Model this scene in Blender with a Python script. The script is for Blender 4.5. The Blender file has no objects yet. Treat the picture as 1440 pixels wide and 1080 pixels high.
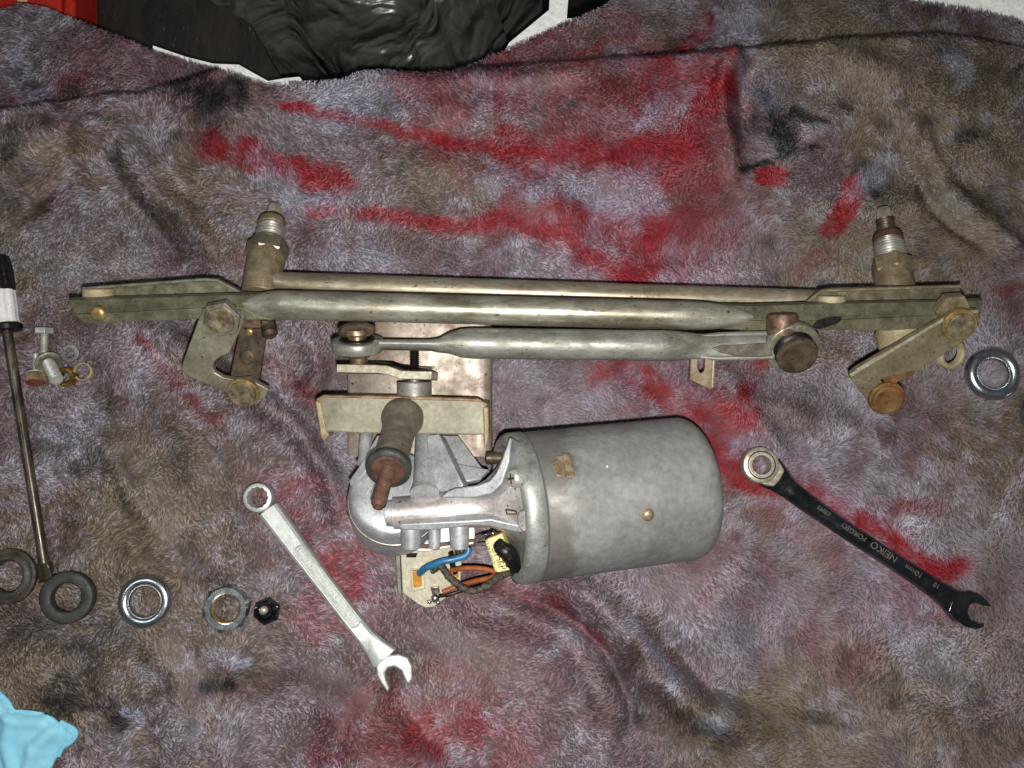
import bpy, bmesh, math, random
import numpy as np
from mathutils import Vector, Matrix
random.seed(4)
RNG = np.random.default_rng(11)
SC = bpy.context.scene
COL = SC.collection

# ------------------------------------------------------------------ camera, light, exposure
TILT = math.radians(8.0)
DIST = 0.62
HFOV = math.radians(60.0)
CAM = Vector((0, -DIST * math.sin(TILT), DIST * math.cos(TILT)))
cd = bpy.data.cameras.new('camera')
cd.sensor_fit = 'HORIZONTAL'; cd.angle = HFOV; cd.clip_start = 0.01; cd.clip_end = 50
cam = bpy.data.objects.new('camera', cd); COL.objects.link(cam)
cam.location = CAM; cam.rotation_euler = (TILT, 0, 0)
SC.camera = cam

w = bpy.data.worlds.new('World'); SC.world = w; w.use_nodes = True
bg = w.node_tree.nodes['Background']
bg.inputs[0].default_value = (0.86, 0.93, 1.0, 1); bg.inputs[1].default_value = 0.055

IMG_UP = Vector((0, math.cos(TILT), math.sin(TILT)))
fl = bpy.data.lights.new('phone_flash', 'POINT'); fl.energy = 18.0; fl.color = (1.0, 0.965, 0.91)
fl.shadow_soft_size = 0.005
flo = bpy.data.objects.new('phone_flash', fl); COL.objects.link(flo)
flo.location = CAM - IMG_UP * 0.020 + Vector((0.004, 0, 0))

tl = bpy.data.lights.new('added_reflection_light', 'AREA'); tl.shape = 'RECTANGLE'; tl.size = 0.9; tl.size_y = 0.10; tl.energy = 2.2; tl.color = (0.90, 0.97, 1.0)  # unseen lamp added so the chrome has something to reflect, plus faint fill
tlo = bpy.data.objects.new('added_reflection_light', tl); COL.objects.link(tlo); tlo.location = (-0.55, 0.25, 1.25); tlo.rotation_euler = (math.radians(-8), math.radians(-24), math.radians(60))
vs = SC.view_settings
vs.view_transform = 'Standard'; vs.look = 'None'; vs.exposure = 0.0; vs.gamma = 1.0

# ------------------------------------------------------------------ pixel <-> place helpers
F = 720.0 / math.tan(HFOV / 2)
FWD = Vector((0, math.sin(TILT), -math.cos(TILT)))
def ray(px, py):
    return FWD * F + Vector((px - 720, 0, 0)) + IMG_UP * (540 - py)
def U(px, py, z=0.0):
    d = ray(px, py); t = (z - CAM.z) / d.z
    return CAM + d * t
def UP(px, py, p0, n):
    d = ray(px, py); t = (p0 - CAM).dot(n) / d.dot(n)
    return CAM + d * t
def K(p):                       # metres per pixel at a point
    return (p - CAM).dot(FWD) / F
def project(x, y, z):
    rx = x - CAM.x; ry = y - CAM.y; rz = z - CAM.z
    dep = ry * FWD.y + rz * FWD.z
    return 720 + F * rx / dep, 540 - F * (ry * IMG_UP.y + rz * IMG_UP.z) / dep

def srgb(r, g, b):
    f = lambda c: (c / 255 / 12.92) if c <= 10 else ((c / 255 + 0.055) / 1.055) ** 2.4
    return (f(r), f(g), f(b))

# ------------------------------------------------------------------ materials
MATS = {}
GRAIN = 0.20; MSC = 0.72; RSH = 0.05
def metal(name, c1, c2, rough=0.4, metallic=0.8, scale=90, rust=0.0, rustcol=(90, 48, 24), bump=0.15,
          speck=0.0, speckcol=(40, 30, 25), rscale=70, rvar=0.15, grainy=1.0, stretch=None):
    if name in MATS: return MATS[name]
    m = bpy.data.materials.new(name); m.use_nodes = True
    nt = m.node_tree; N = nt.nodes; L = nt.links
    b = N['Principled BSDF']
    tc = N.new('ShaderNodeTexCoord'); src = tc.outputs['Object']
    if stretch:
        mp = N.new('ShaderNodeMapping'); mp.inputs['Scale'].default_value = stretch
        L.new(src, mp.inputs[0]); src = mp.outputs[0]
    def noise(sc, det=6, ro=0.6):
        n = N.new('ShaderNodeTexNoise'); n.inputs['Scale'].default_value = sc
        n.inputs['Detail'].default_value = det; n.inputs['Roughness'].default_value = ro
        L.new(src, n.inputs['Vector']); return n.outputs['Fac']
    def ramp(fac, a, bb):
        r = N.new('ShaderNodeMapRange'); r.inputs[1].default_value = a; r.inputs[2].default_value = bb
        r.clamp = True; L.new(fac, r.inputs[0]); return r.outputs[0]
    def mix(fac, A, B):
        x = N.new('ShaderNodeMix'); x.data_type = 'RGBA'
        if isinstance(fac, float): x.inputs[0].default_value = fac
        else: L.new(fac, x.inputs[0])
        for s, v in ((6, A), (7, B)):
            if isinstance(v, tuple): x.inputs[s].default_value = (*srgb(*v), 1)
            else: L.new(v, x.inputs[s])
        return x.outputs[2]
    n1 = noise(scale)
    col = mix(ramp(n1, 0.36, 0.64), c1, c2)
    nf = noise(scale * 9, 3)
    rn = None
    if rust > 0:
        rn = ramp(noise(rscale, 8, 0.7), 0.72 - rust * 0.4, 0.80 - rust * 0.32)
        col = mix(rn, col, rustcol)
    if speck > 0:
        sp = ramp(noise(scale * 7, 2, 0.5), 0.74 - speck * 0.2, 0.78 - speck * 0.2)
        col = mix(sp, col, speckcol)
    if metallic > 0.25:                               # fine handling scratches
        ms = N.new('ShaderNodeMapping'); ms.inputs['Scale'].default_value = (1.0, 0.09, 0.5); ms.inputs['Rotation'].default_value = (0, 0, 0.9 + 0.7 * (len(MATS) % 5))
        L.new(tc.outputs['Object'], ms.inputs[0])
        ns = N.new('ShaderNodeTexNoise'); ns.inputs['Scale'].default_value = 900; ns.inputs['Detail'].default_value = 2; L.new(ms.outputs[0], ns.inputs['Vector'])
        sf = ramp(ns.outputs['Fac'], 0.62, 0.72)
        sm_ = N.new('ShaderNodeMath'); sm_.operation = 'MULTIPLY'; sm_.inputs[1].default_value = 0.16; L.new(sf, sm_.inputs[0])
        col = mix(sm_.outputs[0], col, tuple(min(255, int(c * 1.35)) for c in c1))
    gv = N.new('ShaderNodeMapRange'); gv.inputs[1].default_value = 0.25; gv.inputs[2].default_value = 0.75
    gv.inputs[3].default_value = 1 - GRAIN * grainy; gv.inputs[4].default_value = 1 + GRAIN * grainy; L.new(nf, gv.inputs[0])
    g2 = N.new('ShaderNodeMapRange'); g2.inputs[1].default_value = 0.3; g2.inputs[2].default_value = 0.7
    g2.inputs[3].default_value = 1 - 0.6 * GRAIN * grainy; g2.inputs[4].default_value = 1 + 0.6 * GRAIN * grainy; L.new(noise(scale * 3.7, 4, 0.7), g2.inputs[0])
    gm = N.new('ShaderNodeMath'); gm.operation = 'MULTIPLY'; L.new(gv.outputs[0], gm.inputs[0]); L.new(g2.outputs[0], gm.inputs[1])
    sv = N.new('ShaderNodeVectorMath'); sv.operation = 'SCALE'; L.new(col, sv.inputs[0]); L.new(gm.outputs[0], sv.inputs['Scale'])
    L.new(sv.outputs[0], b.inputs['Base Color'])
    metallic = metallic * (MSC if metallic < 0.9 else 1.0)
    rough = rough + (RSH if rough > 0.3 and metallic < 0.9 and metallic > 0 else 0)
    rr = N.new('ShaderNodeMapRange'); rr.inputs[3].default_value = max(0.03, rough - rvar); rr.inputs[4].default_value = min(1, rough + rvar)
    rr.inputs[1].default_value = 0.3; rr.inputs[2].default_value = 0.7
    L.new(noise(scale * 2.3, 5), rr.inputs[0]); L.new(rr.outputs[0], b.inputs['Roughness'])
    if rn is not None:
        mm = N.new('ShaderNodeMapRange'); mm.inputs[3].default_value = metallic; mm.inputs[4].default_value = 0.0
        L.new(rn, mm.inputs[0]); L.new(mm.outputs[0], b.inputs['Metallic'])
    else:
        b.inputs['Metallic'].default_value = metallic
    if bump > 0:
        bp = N.new('ShaderNodeBump'); bp.inputs['Strength'].default_value = bump; bp.inputs['Distance'].default_value = 0.0006
        ad = N.new('ShaderNodeMath'); ad.operation = 'ADD'; L.new(n1, ad.inputs[0])
        ml = N.new('ShaderNodeMath'); ml.operation = 'MULTIPLY'; ml.inputs[1].default_value = 0.5; L.new(nf, ml.inputs[0])
        L.new(ml.outputs[0], ad.inputs[1]); L.new(ad.outputs[0], bp.inputs['Height']); L.new(bp.outputs[0], b.inputs['Normal'])
    MATS[name] = m
    return m

ZINC = metal('aged_zinc', (154, 150, 134), (108, 104, 90), 0.38, 0.8, 110, 0.22, (96, 72, 48), 0.12, 0.25, (70, 58, 44))
ZINCW = metal('worn_zinc', (172, 170, 156), (112, 107, 90), 0.34, 0.8, 70, 0.20, (104, 84, 58), 0.14, 0.3, (84, 70, 52), stretch=(0.35, 1, 1))
OLIVE = metal('olive_zinc', (132, 129, 106), (96, 92, 74), 0.36, 0.8, 80, 0.16, (92, 66, 40), 0.10, 0.2, (60, 50, 36))
GREYROD = metal('grey_rod_steel', (148, 147, 140), (112, 110, 102), 0.44, 0.65, 100, 0.08, (92, 74, 56), 0.12, 0.3, (80, 70, 58), stretch=(0.4, 1, 1))
TAN = metal('tan_zinc', (144, 130, 106), (108, 94, 72), 0.45, 0.6, 120, 0.25, (96, 62, 36), 0.15, 0.2)
GOLD = metal('yellow_passivate', (166, 146, 98), (122, 98, 60), 0.34, 0.75, 160, 0.2, (96, 58, 26), 0.12, 0.3, (50, 32, 18))
CAPM = metal('rusty_cap', (152, 142, 118), (94, 80, 58), 0.34, 0.7, 200, 0.3, (92, 50, 24), 0.2, 0.4, (36, 24, 16))
ORUST = metal('orange_rust', (126, 96, 58), (92, 66, 40), 0.5, 0.4, 160, 0.4, (136, 84, 34), 0.25, 0.3, (60, 34, 18))
RUST = metal('brown_rust', (92, 62, 46), (62, 42, 34), 0.7, 0.15, 200, 0.4, (60, 36, 26), 0.35)
COPPER = metal('copper_bush', (112, 88, 70), (72, 54, 42), 0.45, 0.6, 220, 0.35, (66, 42, 28), 0.25, 0.3, (30, 22, 18))
DARKST = metal('dark_oily_steel', (86, 74, 58), (52, 44, 34), 0.42, 0.6, 120, 0.35, (70, 44, 26), 0.2, 0.3, (24, 20, 16))
DARKPIN = metal('oily_pin_steel', (128, 110, 86), (70, 58, 44), 0.34, 0.75, 160, 0.35, (84, 54, 34), 0.15, 0.3, (26, 20, 16))
BLACKOIL = metal('black_oily_steel', (40, 34, 30), (22, 19, 17), 0.35, 0.6, 140, 0.2, (56, 34, 20), 0.2)
CREAMP = metal('cream_bracket_paint', (146, 144, 126), (114, 110, 92), 0.42, 0.3, 40, 0.20, (134, 98, 60), 0.08, 0.12, (110, 74, 44), rscale=90)
ROSYP = metal('satin_bracket_zinc', (158, 148, 136), (124, 110, 98), 0.46, 0.5, 50, 0.22, (150, 104, 66), 0.08, 0.3, (92, 62, 44), rscale=60)
EDGE = metal('bare_cut_edge', (170, 166, 148), (134, 126, 106), 0.42, 0.6, 300, 0.15, (140, 100, 50), 0.2, 0.2)
CAST = metal('cast_aluminium', (190, 193, 195), (156, 160, 162), 0.42, 0.7, 70, 0.08, (130, 112, 102), 0.10, 0.22, (84, 64, 56), rvar=0.08)
CASTP = metal('stained_cast_aluminium', (204, 197, 195), (162, 154, 152), 0.36, 0.75, 60, 0.16, (124, 102, 96), 0.10, 0.34, (70, 48, 42), rvar=0.08)
CAN = metal('motor_can_steel', (140, 141, 140), (124, 123, 120), 0.50, 0.34, 26, 0.16, (116, 112, 104), 0.10, 0.0, (176, 176, 172), rscale=20, grainy=1.0)
def tide_mark(m, xa, xb, colr):
    # grime that crept over one end of the can, with a ragged border
    nt = m.node_tree; N = nt.nodes; L = nt.links; b = N['Principled BSDF']; src = b.inputs['Base Color'].links[0].from_socket
    tc = N.new('ShaderNodeTexCoord'); sx = N.new('ShaderNodeSeparateXYZ'); L.new(tc.outputs['Object'], sx.inputs[0])
    n = N.new('ShaderNodeTexNoise'); n.inputs['Scale'].default_value = 38; n.inputs['Detail'].default_value = 7; n.inputs['Roughness'].default_value = 0.65; L.new(tc.outputs['Object'], n.inputs['Vector'])
    a = N.new('ShaderNodeMath'); a.operation = 'MULTIPLY_ADD'; a.inputs[1].default_value = -0.05; L.new(n.outputs['Fac'], a.inputs[0]); L.new(sx.outputs[0], a.inputs[2])
    r = N.new('ShaderNodeMapRange'); r.inputs[1].default_value = xb - 0.025; r.inputs[2].default_value = xa - 0.025; r.clamp = True; r.inputs[4].default_value = 0.62; L.new(a.outputs[0], r.inputs[0])
    x = N.new('ShaderNodeMix'); x.data_type = 'RGBA'; L.new(r.outputs[0], x.inputs[0]); L.new(src, x.inputs[6]); x.inputs[7].default_value = (*srgb(*colr), 1); L.new(x.outputs[2], b.inputs['Base Color'])
tide_mark(CAN, U(795, 700, 0.1).x, U(812, 700, 0.1).x, (84, 80, 72))
CANF = metal('motor_flange', (170, 171, 168), (132, 132, 128), 0.42, 0.7, 60, 0.08, (108, 96, 84), 0.10, 0.25)
BRASSCLIP = metal('brass_clip', (172, 156, 128), (132, 112, 84), 0.36, 0.7, 200, 0.3, (106, 74, 44), 0.2)
POSTG = metal('grey_post_paint', (118, 112, 98), (92, 86, 74), 0.48, 0.4, 150, 0.12, (78, 60, 44), 0.15, 0.2)
STAMP = metal('dark_speckle', (20, 18, 16), (30, 28, 26), 0.5, 0.3, 200)
SATIN = metal('satin_chrome', (206, 210, 206), (182, 187, 183), 0.42, 0.8, 160, 0.0, bump=0.10, speck=0.2, speckcol=(150, 152, 150), rvar=0.05)
SATIND = metal('satin_chrome_recess', (176, 180, 174), (150, 154, 150), 0.45, 0.85, 200, 0.0, bump=0.2, rvar=0.05)
CHROME = metal('chrome', (226, 232, 234), (210, 216, 218), 0.24, 1.0, 120, 0.0, bump=0.10, rvar=0.05, grainy=0.3)
DCHROME = metal('black_polished_chrome', (150, 152, 157), (100, 102, 106), 0.15, 1.0, 60, 0.0, bump=0.35, rvar=0.08, grainy=0.6)
NICKEL = metal('worn_nickel', (196, 192, 178), (160, 152, 132), 0.32, 0.85, 150, 0.12, (110, 84, 50), 0.1)
BOLTZ = metal('bright_zinc_bolt', (206, 208, 200), (176, 178, 168), 0.34, 0.8, 200, 0.06, (130, 110, 80), 0.1)
BRASS = metal('yellow_brass', (196, 160, 78), (140, 104, 44), 0.25, 0.9, 90, 0.0, (70, 46, 18), 0.03)
REDPAINT = metal('red_thread_paint', (136, 74, 60), (104, 52, 42), 0.55, 0.1, 300, 0.1, (180, 150, 130), 0.2)
RUBBER = metal('old_rubber', (56, 58, 55), (36, 36, 34), 0.62, 0.0, 120, 0.25, (88, 76, 58), 0.2, 0.2, (112, 108, 98))
RUBBERW = metal('weathered_rubber', (66, 62, 54), (38, 36, 31), 0.6, 0.0, 110, 0.4, (108, 92, 66), 0.25, 0.3, (120, 112, 100))
BLACKP = metal('black_plastic_handle', (14, 14, 14), (24, 24, 24), 0.3, 0.0, 200, 0.0)
WHITEP = metal('white_plastic_handle', (226, 226, 224), (206, 206, 202), 0.35, 0.0, 200, 0.0, speck=0.25, speckcol=(30, 30, 30))
OLDSTEEL = metal('old_screwdriver_steel', (104, 96, 82), (54, 48, 41), 0.30, 0.8, 120, 0.25, (66, 50, 36), 0.15, 0.3, (20, 18, 16), stretch=(1, 0.3, 1))
FIBRE = metal('cream_fibre', (166, 154, 124), (136, 124, 96), 0.6, 0.1, 120, 0.2, (140, 116, 76), 0.15)
GASKET = metal('brown_gasket', (112, 88, 66), (80, 60, 44), 0.7, 0.1, 200, 0.3, (60, 44, 32), 0.25)
PLASTIC = metal('cream_plastic', (198, 192, 172), (176, 168, 146), 0.38, 0.0, 60, 0.1, (150, 138, 110), 0.05, 0.15, (110, 96, 70))
AMBER = metal('amber_plastic', (196, 138, 40), (160, 104, 26), 0.4, 0.0, 200, 0.15, (110, 66, 20), 0.1)
BLUEW = metal('blue_wire', (54, 116, 160), (38, 92, 134), 0.40, 0.0, 120, 0.22, (48, 66, 78), 0.05)
ORANGEW = metal('orange_wire', (160, 86, 44), (116, 62, 34), 0.5, 0.0, 160, 0.3, (96, 70, 50), 0.15)
BRAID = metal('braided_wire', (88, 82, 66), (34, 32, 28), 0.65, 0.0, 420, 0.25, (50, 92, 62), 0.5)
TAPE = metal('black_tape', (26, 25, 24), (16, 15, 15), 0.32, 0.0, 160, 0.0, bump=0.5)
YELLOW = metal('yellow_capacitor', (226, 214, 158), (212, 196, 136), 0.4, 0.0, 120, 0.08, (150, 128, 70), 0.05)
INK = metal('dark_ink', (60, 54, 36), (44, 40, 28), 0.6, 0.0, 200)
SOLDER = metal('solder', (196, 192, 184), (150, 144, 134), 0.25, 0.9, 300)
BLUECLOTH = metal('sky_blue_cloth', (142, 206, 228), (126, 194, 220), 0.7, 0.0, 30, 0.0, bump=0.1, rvar=0.05, grainy=0.25)
MATTE_WHITE = metal('matte_white', (244, 244, 242), (236, 236, 234), 0.8, 0.0, 40, 0.0, bump=0.1, rvar=0.05)
BAG = metal('black_bag_plastic', (80, 83, 75), (58, 60, 54), 0.34, 0.0, 14, 0.0, bump=0.9, rvar=0.12)
for q in BAG.node_tree.nodes:
    if q.type == 'BUMP':
        q.inputs['Distance'].default_value = 0.03
        hs_ = q.inputs['Height'].links[0].from_node.inputs[0].links[0].from_socket
        BAG.node_tree.links.new(hs_, q.inputs['Height']); hs_.node.inputs['Detail'].default_value = 2.5; hs_.node.inputs['Distortion'].default_value = 1.2
BAG.node_tree.nodes['Principled BSDF'].inputs['Specular IOR Level'].default_value = 1.0
BOARD = metal('dark_board', (40, 34, 26), (22, 20, 16), 0.55, 0.0, 26, 0.25, (58, 46, 30), 0.2, 0.3, (80, 70, 52), stretch=(3, 0.6, 1))
REDBOX = metal('red_box', (176, 40, 22), (158, 32, 18), 0.4, 0.0, 30, 0.0, bump=0.05)
CREAMPRINT = metal('cream_print', (214, 190, 150), (206, 180, 140), 0.5, 0.0, 30)
FLOORM = metal('dark_floor', (34, 32, 30), (20, 19, 18), 0.7, 0.0, 12, 0.0)

# ------------------------------------------------------------------ mesh helpers
class MB:
    def __init__(s): s.v = []; s.f = []
    def add(s, vs, fs):
        o = len(s.v); s.v += [Vector(v) for v in vs]; s.f += [tuple(i + o for i in f) for f in fs]; return s
    def loft(s, secs, cap=True, closed=False):
        n = len(secs[0]); vs_ = [p for q in secs for p in q]; fs = []
        m = len(secs)
        for i in range(m if closed else m - 1):
            a = i * n; b = ((i + 1) % m) * n
            for j in range(n):
                k = (j + 1) % n
                fs.append((a + j, a + k, b + k, b + j))
        if cap and not closed:
            fs.append(tuple(range(n - 1, -1, -1))); fs.append(tuple((m - 1) * n + j for j in range(n)))
        return s.add(vs_, fs)
    def lathe(s, p0, ax, prof, n=32, cap=True, phase=0.0, closed=False):
        ax = ax.normalized(); u, v = frame(ax)
        secs = []
        for t, r in prof:
            c = p0 + ax * t
            secs.append([c + (u * math.cos(2 * math.pi * j / n + phase) + v * math.sin(2 * math.pi * j / n + phase)) * max(r, 1e-6) for j in range(n)])
        return s.loft(secs, cap, closed)
    def tube(s, pts, rad, n=10):
        secs = []; u = None
        for i, p in enumerate(pts):
            t = (pts[min(i + 1, len(pts) - 1)] - pts[max(i - 1, 0)]).normalized()
            if u is None: u, v = frame(t)
            else:
                u = (u - t * u.dot(t)).normalized(); v = t.cross(u)
            r = rad[i] if isinstance(rad, (list, tuple)) else rad
            secs.append([p + (u * math.cos(2 * math.pi * j / n) + v * math.sin(2 * math.pi * j / n)) * r for j in range(n)])
        return s.loft(secs)
    def prism(s, poly, ext):
        n = len(poly); q = [p + ext for p in poly]
        fs = [tuple(range(n)), tuple(range(2 * n - 1, n - 1, -1))]
        for j in range(n):
            k = (j + 1) % n; fs.append((j, j + n, k + n, k))
        return s.add(list(poly) + q, fs)
    def box(s, c, ux, uy, uz):
        p = [c + ux * a + uy * b + uz * d for d in (-1, 1) for a, b in ((-1, -1), (1, -1), (1, 1), (-1, 1))]
        return s.add(p, [(3, 2, 1, 0), (4, 5, 6, 7), (0, 1, 5, 4), (1, 2, 6, 5), (2, 3, 7, 6), (3, 0, 4, 7)])
    def build(s, name, mat, parent=None, bevel=0.0, seg=2, angle=35, smooth=True):
        me = bpy.data.meshes.new(name)
        me.from_pydata([tuple(v) for v in s.v], [], s.f); me.validate()
        bm = bmesh.new(); bm.from_mesh(me); bmesh.ops.recalc_face_normals(bm, faces=bm.faces); bm.to_mesh(me); bm.free()
        if smooth:
            me.shade_smooth(); me.set_sharp_from_angle(angle=math.radians(angle))
        me.materials.append(mat)
        o = bpy.data.objects.new(name, me); COL.objects.link(o)
        if parent is not None:
            o.parent = parent
            o.matrix_parent_inverse = world_of(parent).inverted()
        if bevel > 0:
            b = o.modifiers.new('bevel', 'BEVEL'); b.width = bevel; b.segments = seg; b.limit_method = 'ANGLE'; b.angle_limit = math.radians(40)
            b.harden_normals = False
        return o
def world_of(o):
    return o.matrix_basis.copy() if o.parent is None else world_of(o.parent) @ o.matrix_parent_inverse @ o.matrix_basis
def frame(ax):
    h = Vector((0, 0, 1)) if abs(ax.z) < 0.9 else Vector((0, 1, 0))
    u = h.cross(ax).normalized(); return u, ax.cross(u)
def tag(o, label, cat, group=None):
    o['label'] = label; o['category'] = cat
    if group: o['group'] = group
    return o
def plab(o, label): o['label'] = label; return o
def thing(name, loc, label, cat, group=None):
    o = bpy.data.objects.new(name, None); COL.objects.link(o); o.location = loc; o.empty_display_size = 0.01
    return tag(o, label, cat, group)
def ppoly(pts, p0, n): return [UP(x, y, p0, n) for x, y in pts]
def bez(pts, k=6):                                   # Catmull-Rom through points
    out = []
    P = [pts[0]] + list(pts) + [pts[-1]]
    for i in range(1, len(P) - 2):
        for j in range(k):
            t = j / k
            a, b, c, d = P[i - 1], P[i], P[i + 1], P[i + 2]
            out.append(0.5 * ((2 * b) + (c - a) * t + (2 * a - 5 * b + 4 * c - d) * t * t + (3 * b - a - 3 * c + d) * t ** 3))
    out.append(P[-2]); return out
def thread(t0, t1, r, pitch=0.0011, depth=0.0005):
    pr = []; t = t0
    while t < t1:
        pr += [(t, r - depth), (t + pitch * 0.5, r)]; t += pitch
    pr.append((t1, r - depth)); return pr
def text_mesh(name, body, size, M, mat, parent, depth=0.0002):
    c = bpy.data.curves.new(name, 'FONT'); c.body = body; c.size = size; c.extrude = depth
    c.align_x = 'CENTER'; c.align_y = 'CENTER'; c.resolution_u = 3
    t = bpy.data.objects.new(name, c); COL.objects.link(t)
    dg = bpy.context.evaluated_depsgraph_get()
    me = bpy.data.meshes.new_from_object(t.evaluated_get(dg)); bpy.data.objects.remove(t)
    me.transform(M); me.materials.clear(); me.materials.append(mat)
    o = bpy.data.objects.new(name, me); COL.objects.link(o)
    if parent is not None:
        o.parent = parent; o.matrix_parent_inverse = world_of(parent).inverted()
    return o

def basis(o_, x_, y_, z_): return Matrix(((x_.x, y_.x, z_.x, o_.x), (x_.y, y_.y, z_.y, o_.y), (x_.z, y_.z, z_.z, o_.z), (0, 0, 0, 1)))

# ------------------------------------------------------------------ noise and the towel's height
_LAT = RNG.random((64, 256, 256)).astype(np.float32)
def vn(x, y, sc, seed):
    L_ = _LAT[seed % 64]; X = np.asarray(x) * sc + 77.3 + seed * 3.1; Y = np.asarray(y) * sc + 41.7
    xi = np.floor(X).astype(int); yi = np.floor(Y).astype(int); fx = X - xi; fy = Y - yi
    fx = fx * fx * (3 - 2 * fx); fy = fy * fy * (3 - 2 * fy)
    g = lambda i, j: L_[(xi + i) % 256, (yi + j) % 256]
    return (g(0, 0) * (1 - fx) + g(1, 0) * fx) * (1 - fy) + (g(0, 1) * (1 - fx) + g(1, 1) * fx) * fy
def fbm(x, y, sc, seed, octv=4):
    s = 0; a = 1; tot = 0
    for i in range(octv):
        s = s + a * vn(x, y, sc * 2 ** i, seed + i * 7); tot += a; a *= 0.55
    return s / tot
def segdist(px, py, line):
    """distance to a polyline (pixels), the parameter 0..1 along it and the signed side"""
    best = np.full(np.shape(px), 1e9); par = np.zeros(np.shape(px)); n = len(line) - 1; side = np.zeros(np.shape(px))
    for i in range(n):
        x0, y0 = line[i][:2]; x1, y1 = line[i + 1][:2]; dx, dy = x1 - x0, y1 - y0; l2 = dx * dx + dy * dy + 1e-9
        t = np.clip(((px - x0) * dx + (py - y0) * dy) / l2, 0, 1)
        d = np.hypot(px - x0 - t * dx, py - y0 - t * dy); m = d < best
        best = np.where(m, d, best); par = np.where(m, (i + t) / n, par)
        side = np.where(m, (px - x0) * dy - (py - y0) * dx, side)
    return best, par, side
CREASE = [(-200, 168), (0, 160), (60, 150), (100, 145), (140, 136), (200, 137), (260, 119), (320, 99), (380, 113), (430, 109), (480, 112), (505, 99), (540, 96),
          (600, 103), (650, 100), (700, 98), (860, 83), (1000, 77), (1100, 68), (1250, 55), (1330, 52), (1440, 70), (1700, 95)]
TOPEDGE = [(-200, 40), (0, 12), (30, 3), (60, 6), (130, 32), (200, 62), (260, 83), (320, 100), (380, 117), (430, 111), (480, 108), (505, 96), (540, 94), (600, 101),
           (640, 99), (665, 90), (720, 64), (790, 30), (850, 4), (880, -20), (1000, -70), (1180, -40), (1285, 0), (1320, 6), (1380, 15), (1440, 28), (1700, 70)]
RIDGES = [  # line, half width px, height m
    ([(770, 812), (840, 846), (890, 890), (925, 950), (985, 995), (1060, 1030)], 24, 0.017),
    ([(720, 838), (800, 872), (855, 920), (885, 985), (895, 1050)], 10, -0.006),
    ([(600, 830), (700, 850), (775, 885), (825, 935), (850, 1000), (860, 1080)], 26, 0.008),
    ([(930, 880), (1000, 960), (1100, 1010), (1200, 1040)], 14, -0.004),
    ([(0, 250), (60, 190), (110, 172), (160, 200), (215, 260), (255, 330)], 22, 0.009),
    ([(40, 300), (100, 240), (150, 260), (200, 330)], 14, -0.004),
    ([(120, 165), (180, 200), (250, 290), (300, 370)], 16, 0.008),
    ([(145, 215), (205, 290), (260, 375)], 9, -0.004),
    ([(1030, 60), (1012, 110), (1008, 170), (1030, 240)], 12, 0.008), ([(1050, 80), (1036, 140), (1042, 200)], 8, -0.004),
    ([(1290, 180), (1320, 260), (1400, 330), (1440, 350)], 16, 0.007), ([(1270, 200), (1300, 280), (1380, 350)], 9, -0.004),
    ([(200, 450), (300, 520), (400, 590), (460, 660), (490, 740)], 17, 0.009), ([(230, 440), (330, 510), (430, 590), (480, 650)], 9, -0.004),
    ([(40, 560), (120, 600), (190, 690), (240, 780)], 18, 0.006), ([(430, 460), (455, 520), (430, 560)], 14, 0.006),
    ([(480, 112), (560, 120), (700, 114), (860, 100)], 16, 0.006), ([(480, 150), (600, 160), (720, 150)], 22, 0.005),
    ([(560, 230), (700, 250), (800, 300)], 26, 0.006), ([(850, 110), (820, 190), (860, 260)], 22, 0.006),
    ([(1000, 500), (1060, 590), (1100, 640)], 16, 0.006), ([(1040, 560), (1180, 600), (1300, 660), (1420, 690)], 22, 0.006), ([(1060, 790), (1000, 860), (1060, 940)], 24, 0.006),
    ([(600, 900), (560, 980), (620, 1060)], 26, 0.007), ([(400, 960), (480, 1000), (460, 1070)], 22, 0.006), ([(1180, 880), (1260, 960), (1400, 1000)], 24, 0.007),
    ([(1150, 90), (1250, 110), (1400, 90)], 22, 0.006), ([(200, 900), (260, 960), (240, 1060)], 22, 0.006),
]
CX = np.array([c[0] for c in CREASE], float); CY = np.array([c[1] for c in CREASE], float)
EX = np.array([c[0] for c in TOPEDGE], float); EY = np.array([c[1] for c in TOPEDGE], float)
def flatpx(x, y): return project(np.asarray(x, float), np.asarray(y, float), 0.0)
def height(x, y):
    px, py = flatpx(x, y)
    wx = px + (fbm(x, y, 30, 40, 2) - 0.5) * 22; wy = py + (fbm(x, y, 30, 43, 2) - 0.5) * 22
    z = np.zeros(np.shape(px))
    for ln, hw, h in RIDGES:
        d, t, s = segdist(wx, wy, ln)
        z = z + h * np.exp(-(d / hw) ** 2) * np.clip(np.minimum(t, 1 - t) * 5 + 0.35, 0, 1)
    lump = (fbm(x, y, 14, 3, 3) - 0.5) * 0.008 + (fbm(x, y, 45, 9, 2) - 0.5) * 0.0030
    z = z + lump
    over = (np.interp(px, CX, CY) - py) * 0.0005            # metres past the bench edge
    o = np.clip(over, 0, None); q = np.clip(over / 0.012, 0, 1); q = q * q * (3 - 2 * q)
    z = z - 0.011 * q - 0.34 * o
    return z
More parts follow.
